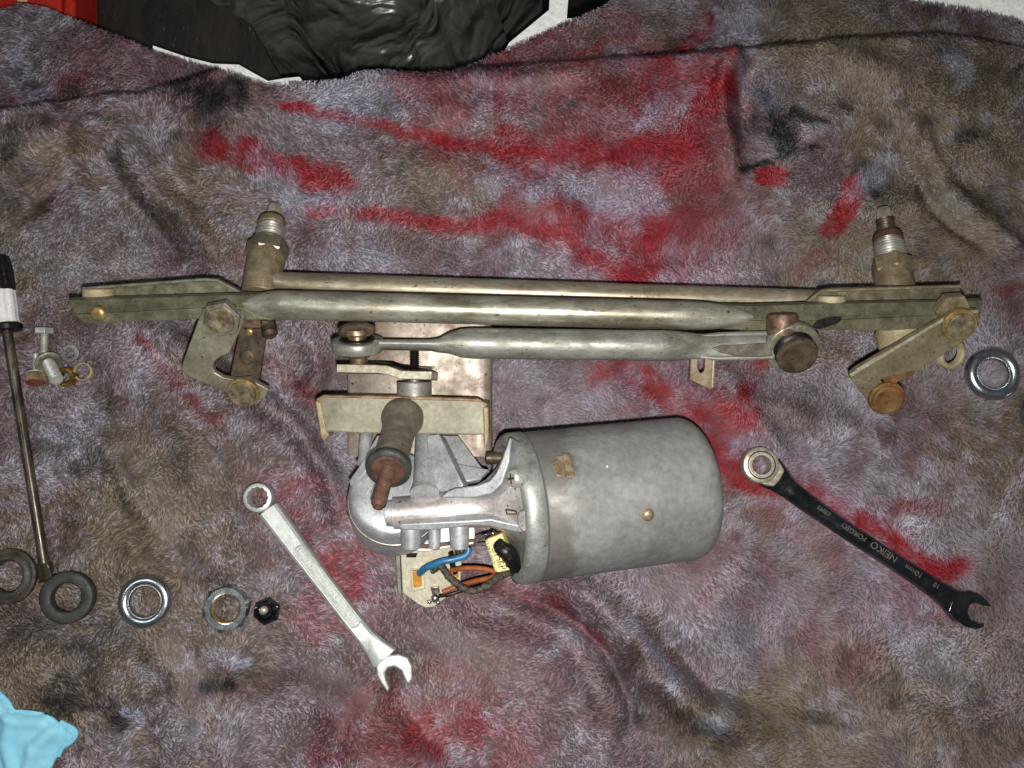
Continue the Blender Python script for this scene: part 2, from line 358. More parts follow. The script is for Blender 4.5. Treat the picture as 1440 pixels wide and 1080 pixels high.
def make_grid(step=0.0016):
    xs = np.arange(X0 - 0.01, X1 + 0.01, step); ys = np.arange(Y0 - 0.01, Y1 + 0.01, step)
    gx, gy = np.meshgrid(xs, ys); sh = gx.shape
    z = height(gx.ravel(), gy.ravel()).reshape(sh); dy, dx = np.gradient(z, step)
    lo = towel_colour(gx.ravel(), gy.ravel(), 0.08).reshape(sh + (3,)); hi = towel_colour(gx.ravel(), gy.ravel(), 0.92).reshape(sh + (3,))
    def samp(A, x, y):
        u = np.clip((x - xs[0]) / step, 0, len(xs) - 1.001); v = np.clip((y - ys[0]) / step, 0, len(ys) - 1.001)
        i = u.astype(int); j = v.astype(int); fu = u - i; fv = v - j
        if A.ndim == 3: fu = fu[:, None]; fv = fv[:, None]
        return (A[j, i] * (1 - fu) + A[j, i + 1] * fu) * (1 - fv) + (A[j + 1, i] * (1 - fu) + A[j + 1, i + 1] * fu) * fv
    return samp, z, dx, dy, lo, hi
def H(p): return float(height(np.array([p.x]), np.array([p.y]))[0])
def G(px, py):                                   # where the towel is at a pixel
    p = U(px, py, 0.0)
    for _ in range(4): p = U(px, py, H(p) + 0.0030)
    return p

# ------------------------------------------------------------------ towel colour (dye and dirt stains, painted highlights)
C = lambda r, g, b: np.array(srgb(r, g, b))
RED = (130, 20, 31); DRED = (104, 32, 41); PINK = (126, 60, 72); BLK = (13, 12, 12); BRN = (104, 88, 70); DBRN = (62, 54, 44); HILITE = (164, 172, 198); MAU = (120, 88, 98)
STROKES = [  # line, half width, colour, strength, raggedness
    ([(700, 120), (880, 160), (900, 330)], 140, (128, 52, 64), 0.6, 70), ([(960, 140), (930, 300)], 80, (126, 36, 46), 0.55, 50), ([(900, 520), (1010, 620)], 70, PINK, 0.5, 40),
    ([(420, 720), (480, 800), (470, 850)], 60, PINK, 0.65, 40), ([(500, 1060), (620, 1010), (700, 1060)], 80, PINK, 0.6, 40),
    ([(560, 860), (760, 850), (800, 930)], 60, MAU, 0.6, 50), ([(150, 70), (240, 110), (120, 130)], 70, MAU, 0.6, 40),
    ([(1100, 690), (1300, 830)], 60, PINK, 0.5, 40), ([(1000, 800), (1180, 900)], 60, PINK, 0.35, 50),
    ([(400, 148), (480, 164), (560, 185), (640, 203), (720, 212), (770, 216)], 9, RED, 1.0, 8),
    ([(292, 206), (340, 214), (385, 236), (440, 250), (480, 254)], 21, RED, 1.0, 16),
    ([(445, 299), (520, 299), (600, 314), (690, 312), (800, 330)], 12, RED, 0.95, 12),
    ([(1028, 72), (1002, 130), (968, 190), (938, 245), (915, 310), (895, 400)], 27, RED, 0.96, 30), ([(700, 311), (800, 336), (880, 390)], 17, RED, 0.9, 18), ([(1000, 180), (985, 250), (960, 330)], 22, DRED, 0.7, 26),
    ([(700, 210), (790, 215), (870, 225), (950, 205)], 24, RED, 0.95, 26), ([(760, 300), (840, 315), (920, 330)], 22, RED, 0.8, 26),
    ([(740, 240), (720, 300), (690, 330)], 18, RED, 0.75, 18), ([(860, 120), (920, 130)], 24, DRED, 0.7, 20),
    ([(1005, 0), (985, 40), (940, 72)], 14, RED, 0.9, 12), ([(840, 55), (815, 75)], 14, RED, 0.75, 12), ([(850, 40), (905, 28)], 8, RED, 0.6, 8),
    ([(1072, 248), (1098, 246)], 15, RED, 1.0, 8), ([(1207, 262), (1165, 325)], 16, RED, 1.0, 10),
    ([(1120, 380), (1150, 360)], 16, DRED, 0.5, 14),
    ([(860, 515), (950, 560), (1045, 605)], 22, RED, 0.95, 22), ([(1000, 600), (1040, 650)], 20, DRED, 0.8, 18), ([(1075, 500), (1020, 600)], 12, RED, 0.85, 12),
    ([(985, 630), (1060, 680), (1150, 700), (1230, 745), (1300, 795), (1345, 800)], 17, RED, 1.0, 16),
    ([(1260, 712), (1320, 716)], 14, DRED, 0.7, 12), ([(470, 790), (500, 812)], 26, RED, 0.85, 20), ([(430, 760), (410, 700)], 24, DRED, 0.6, 22),
    ([(600, 1030), (650, 1020)], 34, RED, 0.7, 26), ([(500, 1062), (560, 1050)], 20, DRED, 0.7, 16),
    ([(200, 480), (250, 540), (300, 590)], 11, DRED, 0.8, 12), ([(330, 480), (440, 560)], 14, DRED, 0.7, 12), ([(0, 125), (60, 100), (110, 92)], 9, DRED, 0.6, 10),
    ([(690, 815), (790, 850), (860, 920)], 10, DRED, 0.75, 10), ([(380, 350), (330, 370)], 14, DRED, 0.6, 12), ([(1400, 410), (1440, 405)], 8, DRED, 0.6, 8),
    ([(262, 130), (330, 128)], 26, BLK, 0.9, 18), ([(285, 160), (300, 190)], 20, BLK, 0.5, 16), ([(250, 190), (230, 220)], 8, BLK, 0.6, 10),
    ([(1068, 140), (1092, 156)], 13, BLK, 0.95, 15), ([(1085, 172), (1108, 184)], 20, BLK, 1.0, 18), ([(1098, 204), (1140, 206)], 11, BLK, 1.0, 13), ([(1118, 166), (1150, 176)], 8, BLK, 0.9, 12), ([(1160, 172), (1164, 178)], 6, BLK, 0.8, 7), ([(1062, 160), (1070, 176)], 9, BLK, 0.6, 12),
    ([(1040, 240), (1090, 230)], 6, BLK, 1.0, 6), ([(1215, 255), (1232, 276)], 7, BLK, 0.95, 6), ([(1345, 190), (1390, 185)], 16, BLK, 0.65, 14), ([(1418, 105), (1430, 100)], 12, BLK, 0.7, 10),
    ([(1183, 148), (1192, 152)], 7, BLK, 0.8, 6), ([(288, 967), (325, 966)], 8, BLK, 1.0, 7), ([(60, 985), (130, 975), (160, 1010)], 24, BLK, 0.75, 22),
    ([(0, 870), (80, 880), (150, 900)], 34, BLK, 0.55, 26), ([(280, 800), (310, 830)], 20, BLK, 0.6, 18), ([(20, 100), (70, 120)], 16, BLK, 0.65, 14),
    ([(80, 110), (85, 125)], 14, BLK, 0.6, 12), ([(140, 640), (110, 660)], 18, DBRN, 0.85, 14), ([(60, 165), (75, 175)], 10, BLK, 0.5, 10), ([(930, 62), (985, 45)], 14, BLK, 0.6, 14),
    ([(150, 570), (140, 510)], 14, DBRN, 0.7, 14), ([(210, 560), (260, 640)], 16, DBRN, 0.55, 16),
    ([(900, 1000), (1010, 1040)], 26, DBRN, 0.75, 20), ([(1080, 1010), (1110, 1012)], 26, BRN, 0.8, 20), ([(1330, 100), (1440, 140)], 34, DBRN, 0.6, 26),
    ([(0, 200), (20, 280), (60, 300)], 30, DBRN, 0.6, 24), ([(100, 230), (180, 280)], 26, BRN, 0.7, 24),
    ([(850, 280), (900, 285)], 36, HILITE, 0.7, 24), ([(460, 150), (560, 160)], 26, HILITE, 0.5, 24), ([(380, 220), (420, 290), (480, 280)], 22, HILITE, 0.55, 20),  # pale blue strokes from here on are highlights painted into the towel colour
    ([(1330, 85), (1350, 110)], 16, HILITE, 0.6, 14), ([(1200, 260), (1260, 230)], 18, HILITE, 0.45, 16), ([(880, 870), (920, 910), (940, 960)], 10, HILITE, 0.7, 10), ([(980, 1010), (1000, 1015)], 16, HILITE, 0.7, 12),
    ([(1010, 870), (1200, 830), (1330, 920)], 46, HILITE, 0.40, 40), ([(1040, 620), (1200, 700)], 24, HILITE, 0.4, 26), ([(560, 390), (430, 360)], 22, HILITE, 0.3, 20), ([(700, 260), (780, 260), (830, 270)], 24, HILITE, 0.55, 22),
    ([(300, 920), (345, 935)], 14, HILITE, 0.6, 12), ([(180, 1000), (200, 1003)], 9, HILITE, 0.6, 6), ([(200, 950), (230, 955)], 11, HILITE, 0.5, 8), ([(900, 170), (960, 140)], 12, HILITE, 0.5, 16),
    ([(30, 110), (0, 70)], 20, HILITE, 0.4, 16), ([(870, 540), (840, 560)], 24, HILITE, 0.5, 18), ([(720, 480), (760, 540)], 22, HILITE, 0.3, 22), ([(1100, 130), (1060, 110)], 20, HILITE, 0.35, 20),
]
def towel_colour(x, y, dither=0.5):
    px, py = flatpx(x, y)
    nA = fbm(x, y, 16, 12, 4); nB = fbm(x, y, 24, 20, 4); nC = fbm(x, y, 60, 25, 4); nD = fbm(x, y, 11, 31, 4)
    sm = lambda v, a, b: np.clip((v - a) / (b - a), 0, 1)
    base = np.empty(px.shape + (3,)); base[:] = C(122, 110, 116)
    def mixin(col, f): base[:] = base * (1 - f[..., None]) + C(*col) * f[..., None]
    mixin((146, 143, 158), sm(nA, 0.50, 0.68) * 0.7)
    mixin((104, 78, 84), sm(nB, 0.48, 0.66) * 0.8)
    mixin((84, 64, 66), sm(fbm(x, y, 34, 47, 4), 0.54, 0.70) * 0.6)
    zone = np.zeros(px.shape)
    for cx, cy, rx, ry, s in ((1280, 250, 260, 260, 0.9), (120, 330, 230, 230, 0.75), (130, 960, 260, 150, 0.95), (1050, 1010, 230, 120, 0.75), (1330, 1000, 200, 150, 0.5),
                              (1100, 40, 260, 90, 0.8), (130, 720, 220, 230, 0.75), (1060, 780, 110, 90, 0.6), (620, 250, 120, 60, 0.6), (560, 960, 200, 130, 0.35), (1400, 600, 120, 200, 0.5)):
        zone = np.maximum(zone, s * np.exp(-(((px - cx) / rx) ** 2 + ((py - cy) / ry) ** 2)))
    mixin((112, 100, 84), np.clip(sm(nD, 0.32, 0.58) * zone * 1.6, 0, 1) * 0.92)
    mixin((70, 62, 52), sm(nC * 0.5 + nB * 0.5, 0.53, 0.70) * np.clip(zone + 0.15, 0, 1) * 0.85)
    mixin((66, 58, 58), sm(nC, 0.60, 0.76) * 0.45)
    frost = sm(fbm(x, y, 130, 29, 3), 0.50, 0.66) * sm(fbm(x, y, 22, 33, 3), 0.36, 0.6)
    for i, (ln, hw, col, st, rg) in enumerate(STROKES):
        if col == HILITE: st *= 0.6; rg *= 1.5
        if col == BLK: rg *= 1.7; st = min(1.0, st * 1.2)
        jx = (fbm(x, y, 55, 50 + i % 5, 4) - 0.5) * rg * 1.9; jy = (fbm(x, y, 55, 57 + i % 4, 4) - 0.5) * rg * 1.9
        d, t, s = segdist(px + jx, py + jy, ln)
        soft = max(3.0, min(rg * 0.75, hw * 0.8))
        f = np.clip((hw + soft - d) / (2 * soft), 0, 1); f = f * f * (3 - 2 * f)
        brk = np.clip(0.75 + (fbm(x, y, 70, 35 + i % 6, 3) - 0.42) * 2.4, 0.30, 1)
        f = np.clip(f * 1.28 - 0.5 * dither, 0, 1)
        mixin(col, np.clip(f * st * (brk if st < 0.97 else np.clip(brk + 0.3, 0, 1)), 0, 1))
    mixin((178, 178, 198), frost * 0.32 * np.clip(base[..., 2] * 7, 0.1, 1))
    return np.clip(base, 0, 1)

def fibre_material(name, attr_geo, gain):
    m = bpy.data.materials.new(name); m.use_nodes = True
    nt = m.node_tree; b = nt.nodes['Principled BSDF']
    a = nt.nodes.new('ShaderNodeAttribute'); a.attribute_name = 'dye'
    g = nt.nodes.new('ShaderNodeVectorMath'); g.operation = 'SCALE'; g.inputs['Scale'].default_value = gain
    nt.links.new(a.outputs['Color'], g.inputs[0]); nt.links.new(g.outputs[0], b.inputs['Base Color'])
    b.inputs['Roughness'].default_value = 0.55; b.inputs['Specular IOR Level'].default_value = 0.35
    if not attr_geo:                                   # strands are lit by the lie of the cloth they grow from
        an = nt.nodes.new('ShaderNodeAttribute'); an.attribute_name = 'lie'; nt.links.new(an.outputs['Vector'], b.inputs['Normal'])
    return m

X0, X1, Y0, Y1 = -0.46, 0.46, -0.34, 0.40
def keep(x, y, z):
    px, py = project(x, y, z)
    return py - np.interp(px, EX, EY)
def build_towel():
    step = 0.0028
    xs = np.arange(X0, X1, step); ys = np.arange(Y0, Y1, step)
    gx, gy = np.meshgrid(xs, ys); nx, ny = len(xs), len(ys)
    z = height(gx.ravel(), gy.ravel())
    x, y = gx.ravel(), gy.ravel()
    inside = keep(x, y, z) > 2.0
    idx = np.arange(nx * ny).reshape(ny, nx)
    q = np.stack([idx[:-1, :-1], idx[:-1, 1:], idx[1:, 1:], idx[1:, :-1]], -1).reshape(-1, 4)
    q = q[inside[q].all(1)]
    used = np.unique(q); remap = -np.ones(nx * ny, int); remap[used] = np.arange(len(used))
    q = remap[q]; V = np.stack([x[used], y[used], z[used]], 1)
    me = bpy.data.meshes.new('towel')
    me.vertices.add(len(V)); me.vertices.foreach_set('co', V.ravel().astype(np.float32))
    me.loops.add(q.size); me.loops.foreach_set('vertex_index', q.ravel().astype(np.int32))
    me.polygons.add(len(q)); me.polygons.foreach_set('loop_start', np.arange(0, q.size, 4, dtype=np.int32))
    me.update(calc_edges=True); me.shade_smooth()
    a = me.attributes.new('dye', 'FLOAT_COLOR', 'POINT')
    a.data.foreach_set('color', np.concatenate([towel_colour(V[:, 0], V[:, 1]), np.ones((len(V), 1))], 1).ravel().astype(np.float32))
    me.materials.append(fibre_material('towel_backing', True, 0.45))
    t = bpy.data.objects.new('towel', me); COL.objects.link(t)
    so = t.modifiers.new('thick', 'SOLIDIFY'); so.thickness = 0.002; so.offset = -1
    tag(t, 'grey lilac fleece towel with red dye patches and brown and black grease stains', 'towel')
    # pile
    n = NPILE
    x = RNG.uniform(X0 + 0.02, X1 - 0.02, n); y = RNG.uniform(Y0 + 0.02, Y1 - 0.01, n)
    px, py = flatpx(x, y)
    m = (px > -110) & (px < 1550) & (py < 1160); x = x[m]; y = y[m]
    samp, GZ, GDX, GDY, GLO, GHI = make_grid()
    z = samp(GZ, x, y); m = keep(x, y, z) > 2.0; x, y, z = x[m], y[m], z[m]; n = len(x)
    # tufts: neighbouring strands lean to one shared tip
    cs = 0.0015
    jit = lambda ix, iy, s: (np.sin(ix * 127.1 + iy * 311.7 + s * 74.7) * 43758.5453) % 1.0
    ix0 = np.floor(x / cs).astype(int); iy0 = np.floor(y / cs).astype(int)
    bd = np.full(n, 1e9); bx = np.zeros(n); by = np.zeros(n); bi = np.zeros(n)
    for dx in (-1, 0, 1):
        for dy in (-1, 0, 1):
            ix, iy = ix0 + dx, iy0 + dy
            qx = (ix + jit(ix, iy, 1)) * cs; qy = (iy + jit(ix, iy, 2)) * cs
            d = (qx - x) ** 2 + (qy - y) ** 2; k = d < bd
            bd = np.where(k, d, bd); bx = np.where(k, qx, bx); by = np.where(k, qy, by); bi = np.where(k, jit(ix, iy, 3), bi)
    ang = -0.9 + (fbm(bx, by, 7, 5, 3) - 0.5) * 13 + (fbm(bx, by, 55, 6, 2) - 0.5) * 2.6 + (bi - 0.5) * 1.5 + RNG.normal(0, 0.10, n)
    ln = 0.0031 * (0.75 + 0.5 * RNG.random(n)) * (0.8 + 0.4 * bi)
    lean = np.clip(0.72 + 0.5 * (fbm(bx, by, 40, 8, 2) - 0.4), 0.4, 0.93)
    dx = np.cos(ang) * ln * lean; dy = np.sin(ang) * ln * lean; dz = ln * np.sqrt(np.clip(1 - lean ** 2, 0.12, 1))
    tx = bx + dx; ty = by + dy
    b2 = (bi * 7.31 + 0.37) % 1.0
    cl = 0.66
    ex = (x + dx) * (1 - cl) + tx * cl + RNG.normal(0, 0.00035, n); ey = (y + dy) * (1 - cl) + ty * cl + RNG.normal(0, 0.00035, n)
    P = np.empty((n, 4, 3), np.float32)
    for k, t_ in enumerate((0, 0.33, 0.67, 1.0)):
        s = t_ ** 1.35
        P[:, k, 0] = x + (ex - x) * s; P[:, k, 1] = y + (ey - y) * s
        P[:, k, 2] = z + dz * (t_ ** 0.75) * (1 - 0.12 * t_)
    cu = bpy.data.hair_curves.new('pile'); cu.add_curves([4] * n)
    cu.position_data.foreach_set('vector', P.ravel())
    gxn = samp(GDX, x, y); gyn = samp(GDY, x, y)
    nn = np.stack([-gxn + np.cos(ang) * lean * 0.35 + (b2 - 0.5) * 0.5, -gyn + np.sin(ang) * lean * 0.35 + (bi - 0.5) * 0.5, np.ones(n)], 1)
    nn /= np.linalg.norm(nn, axis=1)[:, None]
    na = cu.attributes.new('lie', 'FLOAT_VECTOR', 'CURVE'); na.data.foreach_set('vector', nn.ravel().astype(np.float32))
    r = cu.attributes.new('radius', 'FLOAT', 'POINT')
    r.data.foreach_set('value', np.tile(np.array([0.00018, 0.00018, 0.00015, 0.00006], np.float32), n))
    qx, qy = bx * 0.5 + x * 0.5, by * 0.5 + y * 0.5; pick = RNG.random(n)[:, None]
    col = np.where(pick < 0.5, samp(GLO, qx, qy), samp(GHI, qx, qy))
    var = (0.78 + 0.44 * RNG.random(n)) * (0.66 + 0.68 * b2 ** 1.2)
    col = np.clip(col * var[:, None], 0, 1)
    a = cu.attributes.new('dye', 'FLOAT_COLOR', 'CURVE')
    a.data.foreach_set('color', np.concatenate([col, np.ones((n, 1))], 1).ravel().astype(np.float32))
    cu.materials.append(fibre_material('towel_pile', False, 1.46))
    o = bpy.data.objects.new('pile', cu); COL.objects.link(o); o.parent = t; o['kind'] = 'stuff'
    return t
NPILE = 740000
SC.cycles_curves.shape = 'RIBBONS' if hasattr(SC, 'cycles_curves') else 'RIBBONS'

# ------------------------------------------------------------------ the setting under and behind the towel
b = MB(); b.box(Vector((0, -0.06, -0.045)), Vector((0.5, 0, 0)), Vector((0, 0.22, 0)), Vector((0, 0, 0.03)))
bench = b.build('bench_top', BOARD); bench['kind'] = 'structure'
b = MB(); b.box(Vector((0, 0.3, -0.52)), Vector((1.6, 0, 0)), Vector((0, 1.4, 0)), Vector((0, 0, 0.02)))
fo = b.build('floor', FLOORM); fo['kind'] = 'structure'
towel = build_towel()

def build_bag():
    c = U(540, -40, -0.22); n1, n2 = 120, 80
    V = []; Fc = []
    for j in range(n2 + 1):
        th = math.pi * j / n2
        for i in range(n1):
            ph = 2 * math.pi * i / n1
            V.append((math.sin(th) * math.cos(ph), math.sin(th) * math.sin(ph), math.cos(th)))
    A = np.array(V); nx_ = A[:, 0] * 1.6 + A[:, 2] * 0.5; ny_ = A[:, 1] * 1.6 - A[:, 2] * 0.6
    fold = np.abs(fbm(nx_ * 0.7 + 2, ny_ * 1.5, 1.5, 15, 3) - 0.5)
    rr = 1 + (fbm(nx_, ny_, 0.9, 21, 2) - 0.5) * 0.35 - np.exp(-(fold / 0.035) ** 2) * 0.06 + (fbm(nx_, ny_ * 2.2, 3.5, 27, 2) - 0.5) * 0.10
    P = A * rr[:, None] * np.array([0.165, 0.155, 0.20])
    b = MB()
    for j in range(n2):
        for i in range(n1):
            k = (i + 1) % n1
            Fc.append((j * n1 + i, (j + 1) * n1 + i, (j + 1) * n1 + k, j * n1 + k))
    b.add([c + Vector(p) for p in P], Fc)
    o = b.build('plastic_bag', BAG, angle=180)
    return tag(o, 'shiny black crumpled plastic bag behind the towel edge', 'bag')
build_bag()
# dark board and red box behind
p = U(240, 40, -0.20)
b = MB(); b.prism([U(90, 130, -0.14), U(420, 150, -0.14), U(300, -60, -0.14), U(95, -60, -0.14)], Vector((0, 0, -0.02)))
tag(b.build('board', BOARD, bevel=0.002), 'dark stained board between the red box and the black bag', 'board')
bx = thing('toolbox', U(50, -10, -0.16), 'red box with a pale printed mark behind the towel corner', 'box')
b = MB(); b.prism([U(-120, 60, -0.105), U(86, 60, -0.105), U(86, -120, -0.105), U(-120, -120, -0.105)], Vector((0, 0, -0.12)))
b.build('body', REDBOX, bx, bevel=0.003)
b = MB(); b.prism([U(88, 70, -0.097), U(104, 70, -0.097), U(104, -120, -0.097), U(88, -120, -0.097)], Vector((0, 0, -0.12)))
b.build('rim', REDBOX, bx, bevel=0.003)
b = MB(); b.prism([U(24, 2, -0.1035), U(38, 2, -0.1035), U(38, -12, -0.1035), U(24, -12, -0.1035)], Vector((0, 0, -0.001)))
b.build('printed_mark', CREAMPRINT, bx)
def sheet(pts, z, label, slope=0.0):  # white filler added in the dark gaps behind the towel edge
    b = MB(); b.prism([U(x, y, z + slope * (x - pts[0][0])) for x, y in pts], Vector((0, 0, -0.0006)))
    return tag(b.build('white_gap_filler', MATTE_WHITE), label, 'gap_filler', None)
sheet([(215, 64), (262, 80), (300, 89.5), (336, 91), (350, 99), (377, 114), (400, 110), (421, 108), (428, 116), (425, 150), (300, 150), (215, 100)], -0.050, 'narrow white filler added in the dark gap between the dark board and towel')
sheet([(690, 110), (716, 60), (772, 14), (775, -40), (802, -40), (797, 26), (900, 22), (900, 110)], -0.060, 'white filler added in the dark gap between black bag and towel flap')
sheet([(1270, -30), (1270, 30), (1440, 70), (1520, 70), (1520, -30)], -0.055, 'white filler added in the dark gap past the brown stained end of the towel')

# ------------------------------------------------------------------ wiper linkage
W = thing('wiper_linkage', U(720, 520, 0.0), 'aged metal windscreen wiper linkage with round electric motor lying on the towel', 'wiper linkage')
NV = Vector((0, -0.58, 0.815))                          # lever planes face up and towards the near side

# frame tube
p0 = U(372, 399, 0.050); p1 = U(1170, 426, 0.050); r = 17.5 * K(p0)
b = MB(); b.tube([p0 + (p1 - p0) * t for t in np.linspace(0, 1, 24)], r, 24)
plab(b.build('frame_tube', metal('frame_tube_zinc', (166, 156, 136), (124, 112, 92), 0.34, 0.8, 60, 0.22, (120, 88, 62), 0.1, 0.3, (84, 60, 44), stretch=(0.4, 1, 1)), W), 'satin tan round frame tube')

# spindles
def spindle(name, base, tip, parts, mat_main):
    """parts: list of (name, t0px, t1px, radius px, kind, mat) measured along the axis from base"""
    ax = (tip - base).normalized(); L_ = (tip - base).length; k = K(base)
    f = L_ / math.hypot(*(np.array(project(*tip)) - np.array(project(*base))))
    root = None
    for nm, t0, t1, rp, kind, mat in parts:
        b = MB(); rr = rp * k
        t0 *= f; t1 *= f
        if kind == 'cyl': b.lathe(base, ax, [(t0, rr * 0.97), (t0 + 0.0006, rr), (t1 - 0.0008, rr), (t1, rr * 0.94)], 40)
        elif kind == 'hex': b.lathe(base, ax, [(t0, rr * 0.92), (t0 + 0.0012, rr), (t1 - 0.0014, rr), (t1, rr * 0.9)], 6, phase=0.35)
        elif kind == 'thread': b.lathe(base, ax, thread(t0, t1, rr, 0.0022, 0.0009), 32)
        elif kind == 'dome': b.lathe(base, ax, [(t0, rr), ((t0 + t1) / 2, rr), (t1 - (t1 - t0) * 0.25, rr * 0.92), (t1, rr * 0.6)], 32)
        elif kind == 'spline': 
            u, v = frame(ax); secs = []
            for t, s in ((t0, 1.0), (t1 - 0.001, 0.95), (t1, 0.8)):
                secs.append([base + ax * t + (u * math.cos(a) + v * math.sin(a)) * rr * s * (1 if q % 2 else 0.86) for q, a in enumerate(np.linspace(0, 2 * math.pi, 48, endpoint=False))])
            b.loft(secs)
        o = b.build(nm, mat, root if root else W)
        if root is None: root = o
    return root
s1 = spindle('left', U(367, 412, 0.052), U(387, 287, 0.026), [
    ('spindle_housing', -6, 56, 26.5, 'cyl', TAN), ('hex_nut', 50, 68, 30, 'hex', OLIVE), ('thin_nut', 68.2, 72, 24, 'cyl', OLIVE),
    ('threaded_collar', 72, 91, 20.5, 'thread', GREYROD), ('worn_collar', 91, 106, 20, 'dome', TAN), ('neck', 104, 110, 11, 'cyl', DARKST), ('splined_tip', 109, 125, 9, 'spline', NICKEL)], TAN)
plab(s1, 'tan spindle housing welded to the frame tube')
s2 = spindle('right', U(1272, 486, 0.062), U(1242, 294, 0.024), [
    ('spindle_housing', 0, 104, 27, 'cyl', TAN), ('hex_nut', 95, 116, 30, 'hex', TAN), ('threaded_collar', 116, 140, 22.5, 'thread', GREYROD),
    ('worn_collar', 140, 158, 22, 'dome', RUST), ('shaft', 158, 176, 13.5, 'thread', DARKST), ('splined_tip', 174, 194, 10.5, 'spline', NICKEL)], TAN)
plab(s2, 'spindle passing under the flat rod end')
b = MB(); q = U(1270, 468, 0.066); b.lathe(q, (s2.data.vertices[0].co * 0 + Vector((0.12, -0.9, 0.25))), [(-0.004, 15e-3), (-0.003, 0.0165), (0.006, 0.0165), (0.008, 0.0135), (0.010, 0.0135)], 32)
b.build('spacer_ring', FIBRE, s2)

# back support bars (plates on edge)
def bar(name, poly, p0, n, th, mat, bevel=0.0006):
    b = MB(); b.prism(ppoly(poly, p0, n), -n.normalized() * th); return b.build(name, mat, W, bevel)
nb = Vector((0, -0.35, 0.94)).normalized()
o = bar('support_bar', [(116, 411), (117, 404), (287, 391), (306, 392), (345, 413), (345, 432), (118, 436)], U(230, 405, 0.072), nb, 0.0045, OLIVE)
plab(o, 'bevel-ended olive support bar behind the long rod')
b = MB(); b.lathe(U(138, 414, 0.0755), Vector((0, 0.96, 0.28)), [(-0.002, 0.009), (0.003, 0.009), (0.0035, 0.0085)], 32); b.build('spacer_washer', FIBRE, o)
b = MB(); b.tube([UP(x, y, U(230, 405, 0.0742), nb) for x, y in ((117, 406), (287, 393), (305, 394), (338, 411))], 0.0010, 8); b.build('rolled_edge', ZINC, o)
o2 = bar('support_bar', [(1134, 432), (1137, 423), (1153, 408), (1170, 405), (1350, 401), (1352, 420), (1352, 440), (1136, 440)], U(1250, 415, 0.076), nb, 0.0045, OLIVE)
plab(o2, 'olive support bar under the right spindle nut')
b = MB(); b.lathe(U(1169, 424, 0.0800), Vector((0, 0.96, 0.28)), [(-0.002, 0.0085), (0.003, 0.0085), (0.0035, 0.008)], 32); b.build('spacer_washer', FIBRE, o2)
b = MB(); b.tube([UP(x, y, U(1250, 415, 0.0782), nb) for x, y in ((1136, 424), (1155, 409), (1351, 402.5))], 0.0010, 8); b.build('rolled_edge', TAN, o2)

# long rod: round middle, folded flat ends
ZR = 0.090
def ctr(x): return 429 + (x - 400) * 0.0255
secs = []
for x in list(np.linspace(343, 400, 9)) + list(np.linspace(430, 960, 20)) + list(np.linspace(975, 1058, 12)):
    if x < 400: f = math.sqrt(max(0.02, 1 - ((400 - x) / 58) ** 2)); fz = 0.42 + 0.58 * (x - 343) / 57
    elif x > 965: f = math.sqrt(max(0.02, 1 - ((x - 965) / 95) ** 2)); fz = 0.42 + 0.58 * (1 - (x - 965) / 93)
    else: f = fz = 1
    c = U(x, ctr(x), ZR); k = K(c)
    secs.append([c + Vector((0, math.cos(a) * 20.5 * k * f, math.sin(a) * 20.5 * k * fz - (1 - fz) * 0.002)) for a in np.linspace(0, 2 * math.pi, 28, endpoint=False)])
b = MB(); b.loft(secs); rod = b.build('long_rod', ZINCW, W); plab(rod, 'longest rod, worn round middle with folded flat ends')
def folded(name, st, mat):
    """st: list of (x, ytop, yfold, ybot); folded strip of metal"""
    S = []
    for x, yt, yf, yb in st:
        x0, x1, x2 = x if isinstance(x, tuple) else (x, x, x)
        a = U(x0, yt, ZR - 0.006); a2 = U(x0, yt + 3.5, ZR - 0.0005); m_ = U(x1, yf - 0.8, ZR + 0.002); m1 = U(x1, yf, ZR + 0.0008); m2 = U(x1, yf + 1.0, ZR + 0.0022); c = U(x2, yb, ZR - 0.001); c2 = U(x2, yb - 1, ZR - 0.006)
        dn = U(x1, yf, ZR - 0.008)
        S.append([a, a2, m_, m1, m2, c, c2, dn])
    b = MB(); b.loft(S); return b.build(name, mat, rod, 0.0004, 2)
folded('flat_end', [((97, 106, 119), 418.5, 441.5, 455), (180, 416, 438, 452), (290, 412.5, 432, 448), (345, 410.5, 430, 450), (400, 411, 431, 449)], OLIVE)
folded('flat_end', [(980, 426, 444, 460), (1050, 427, 450, 465), (1120, 425, 452, 463), (1250, 422, 446, 465), (1330, 420.5, 442, 459), ((1381, 1379, 1374), 419, 440, 452)], OLIVE)
def rivet(px, py, z, rp, mat, parent, ax=Vector((0, -0.45, 0.9)), name='rivet', hh=0.5):
    c = U(px, py, z); rr = rp * K(c); b = MB()
    b.lathe(c, ax, [(-0.002, rr)] + [(rr * hh * math.sin(a), rr * math.cos(a)) for a in np.linspace(0, math.pi / 2, 7)], 24)
    return b.build(name, mat, parent)
rivet(138, 441, ZR + 0.002, 11.5, GOLD, rod)
lf = bez([Vector(q) for q in ((1141, 460), (1149, 451), (1160, 447), (1174, 445), (1183, 446), (1180, 453), (1168, 458), (1154, 462), (1141, 460))], 4)[:-1]
b = MB(); b.prism([U(q.x, q.y, ZR + 0.0026) for q in lf], Vector((0, 0, -0.001)))
st_ = b.build('scorch_patch', BLACKOIL, rod)

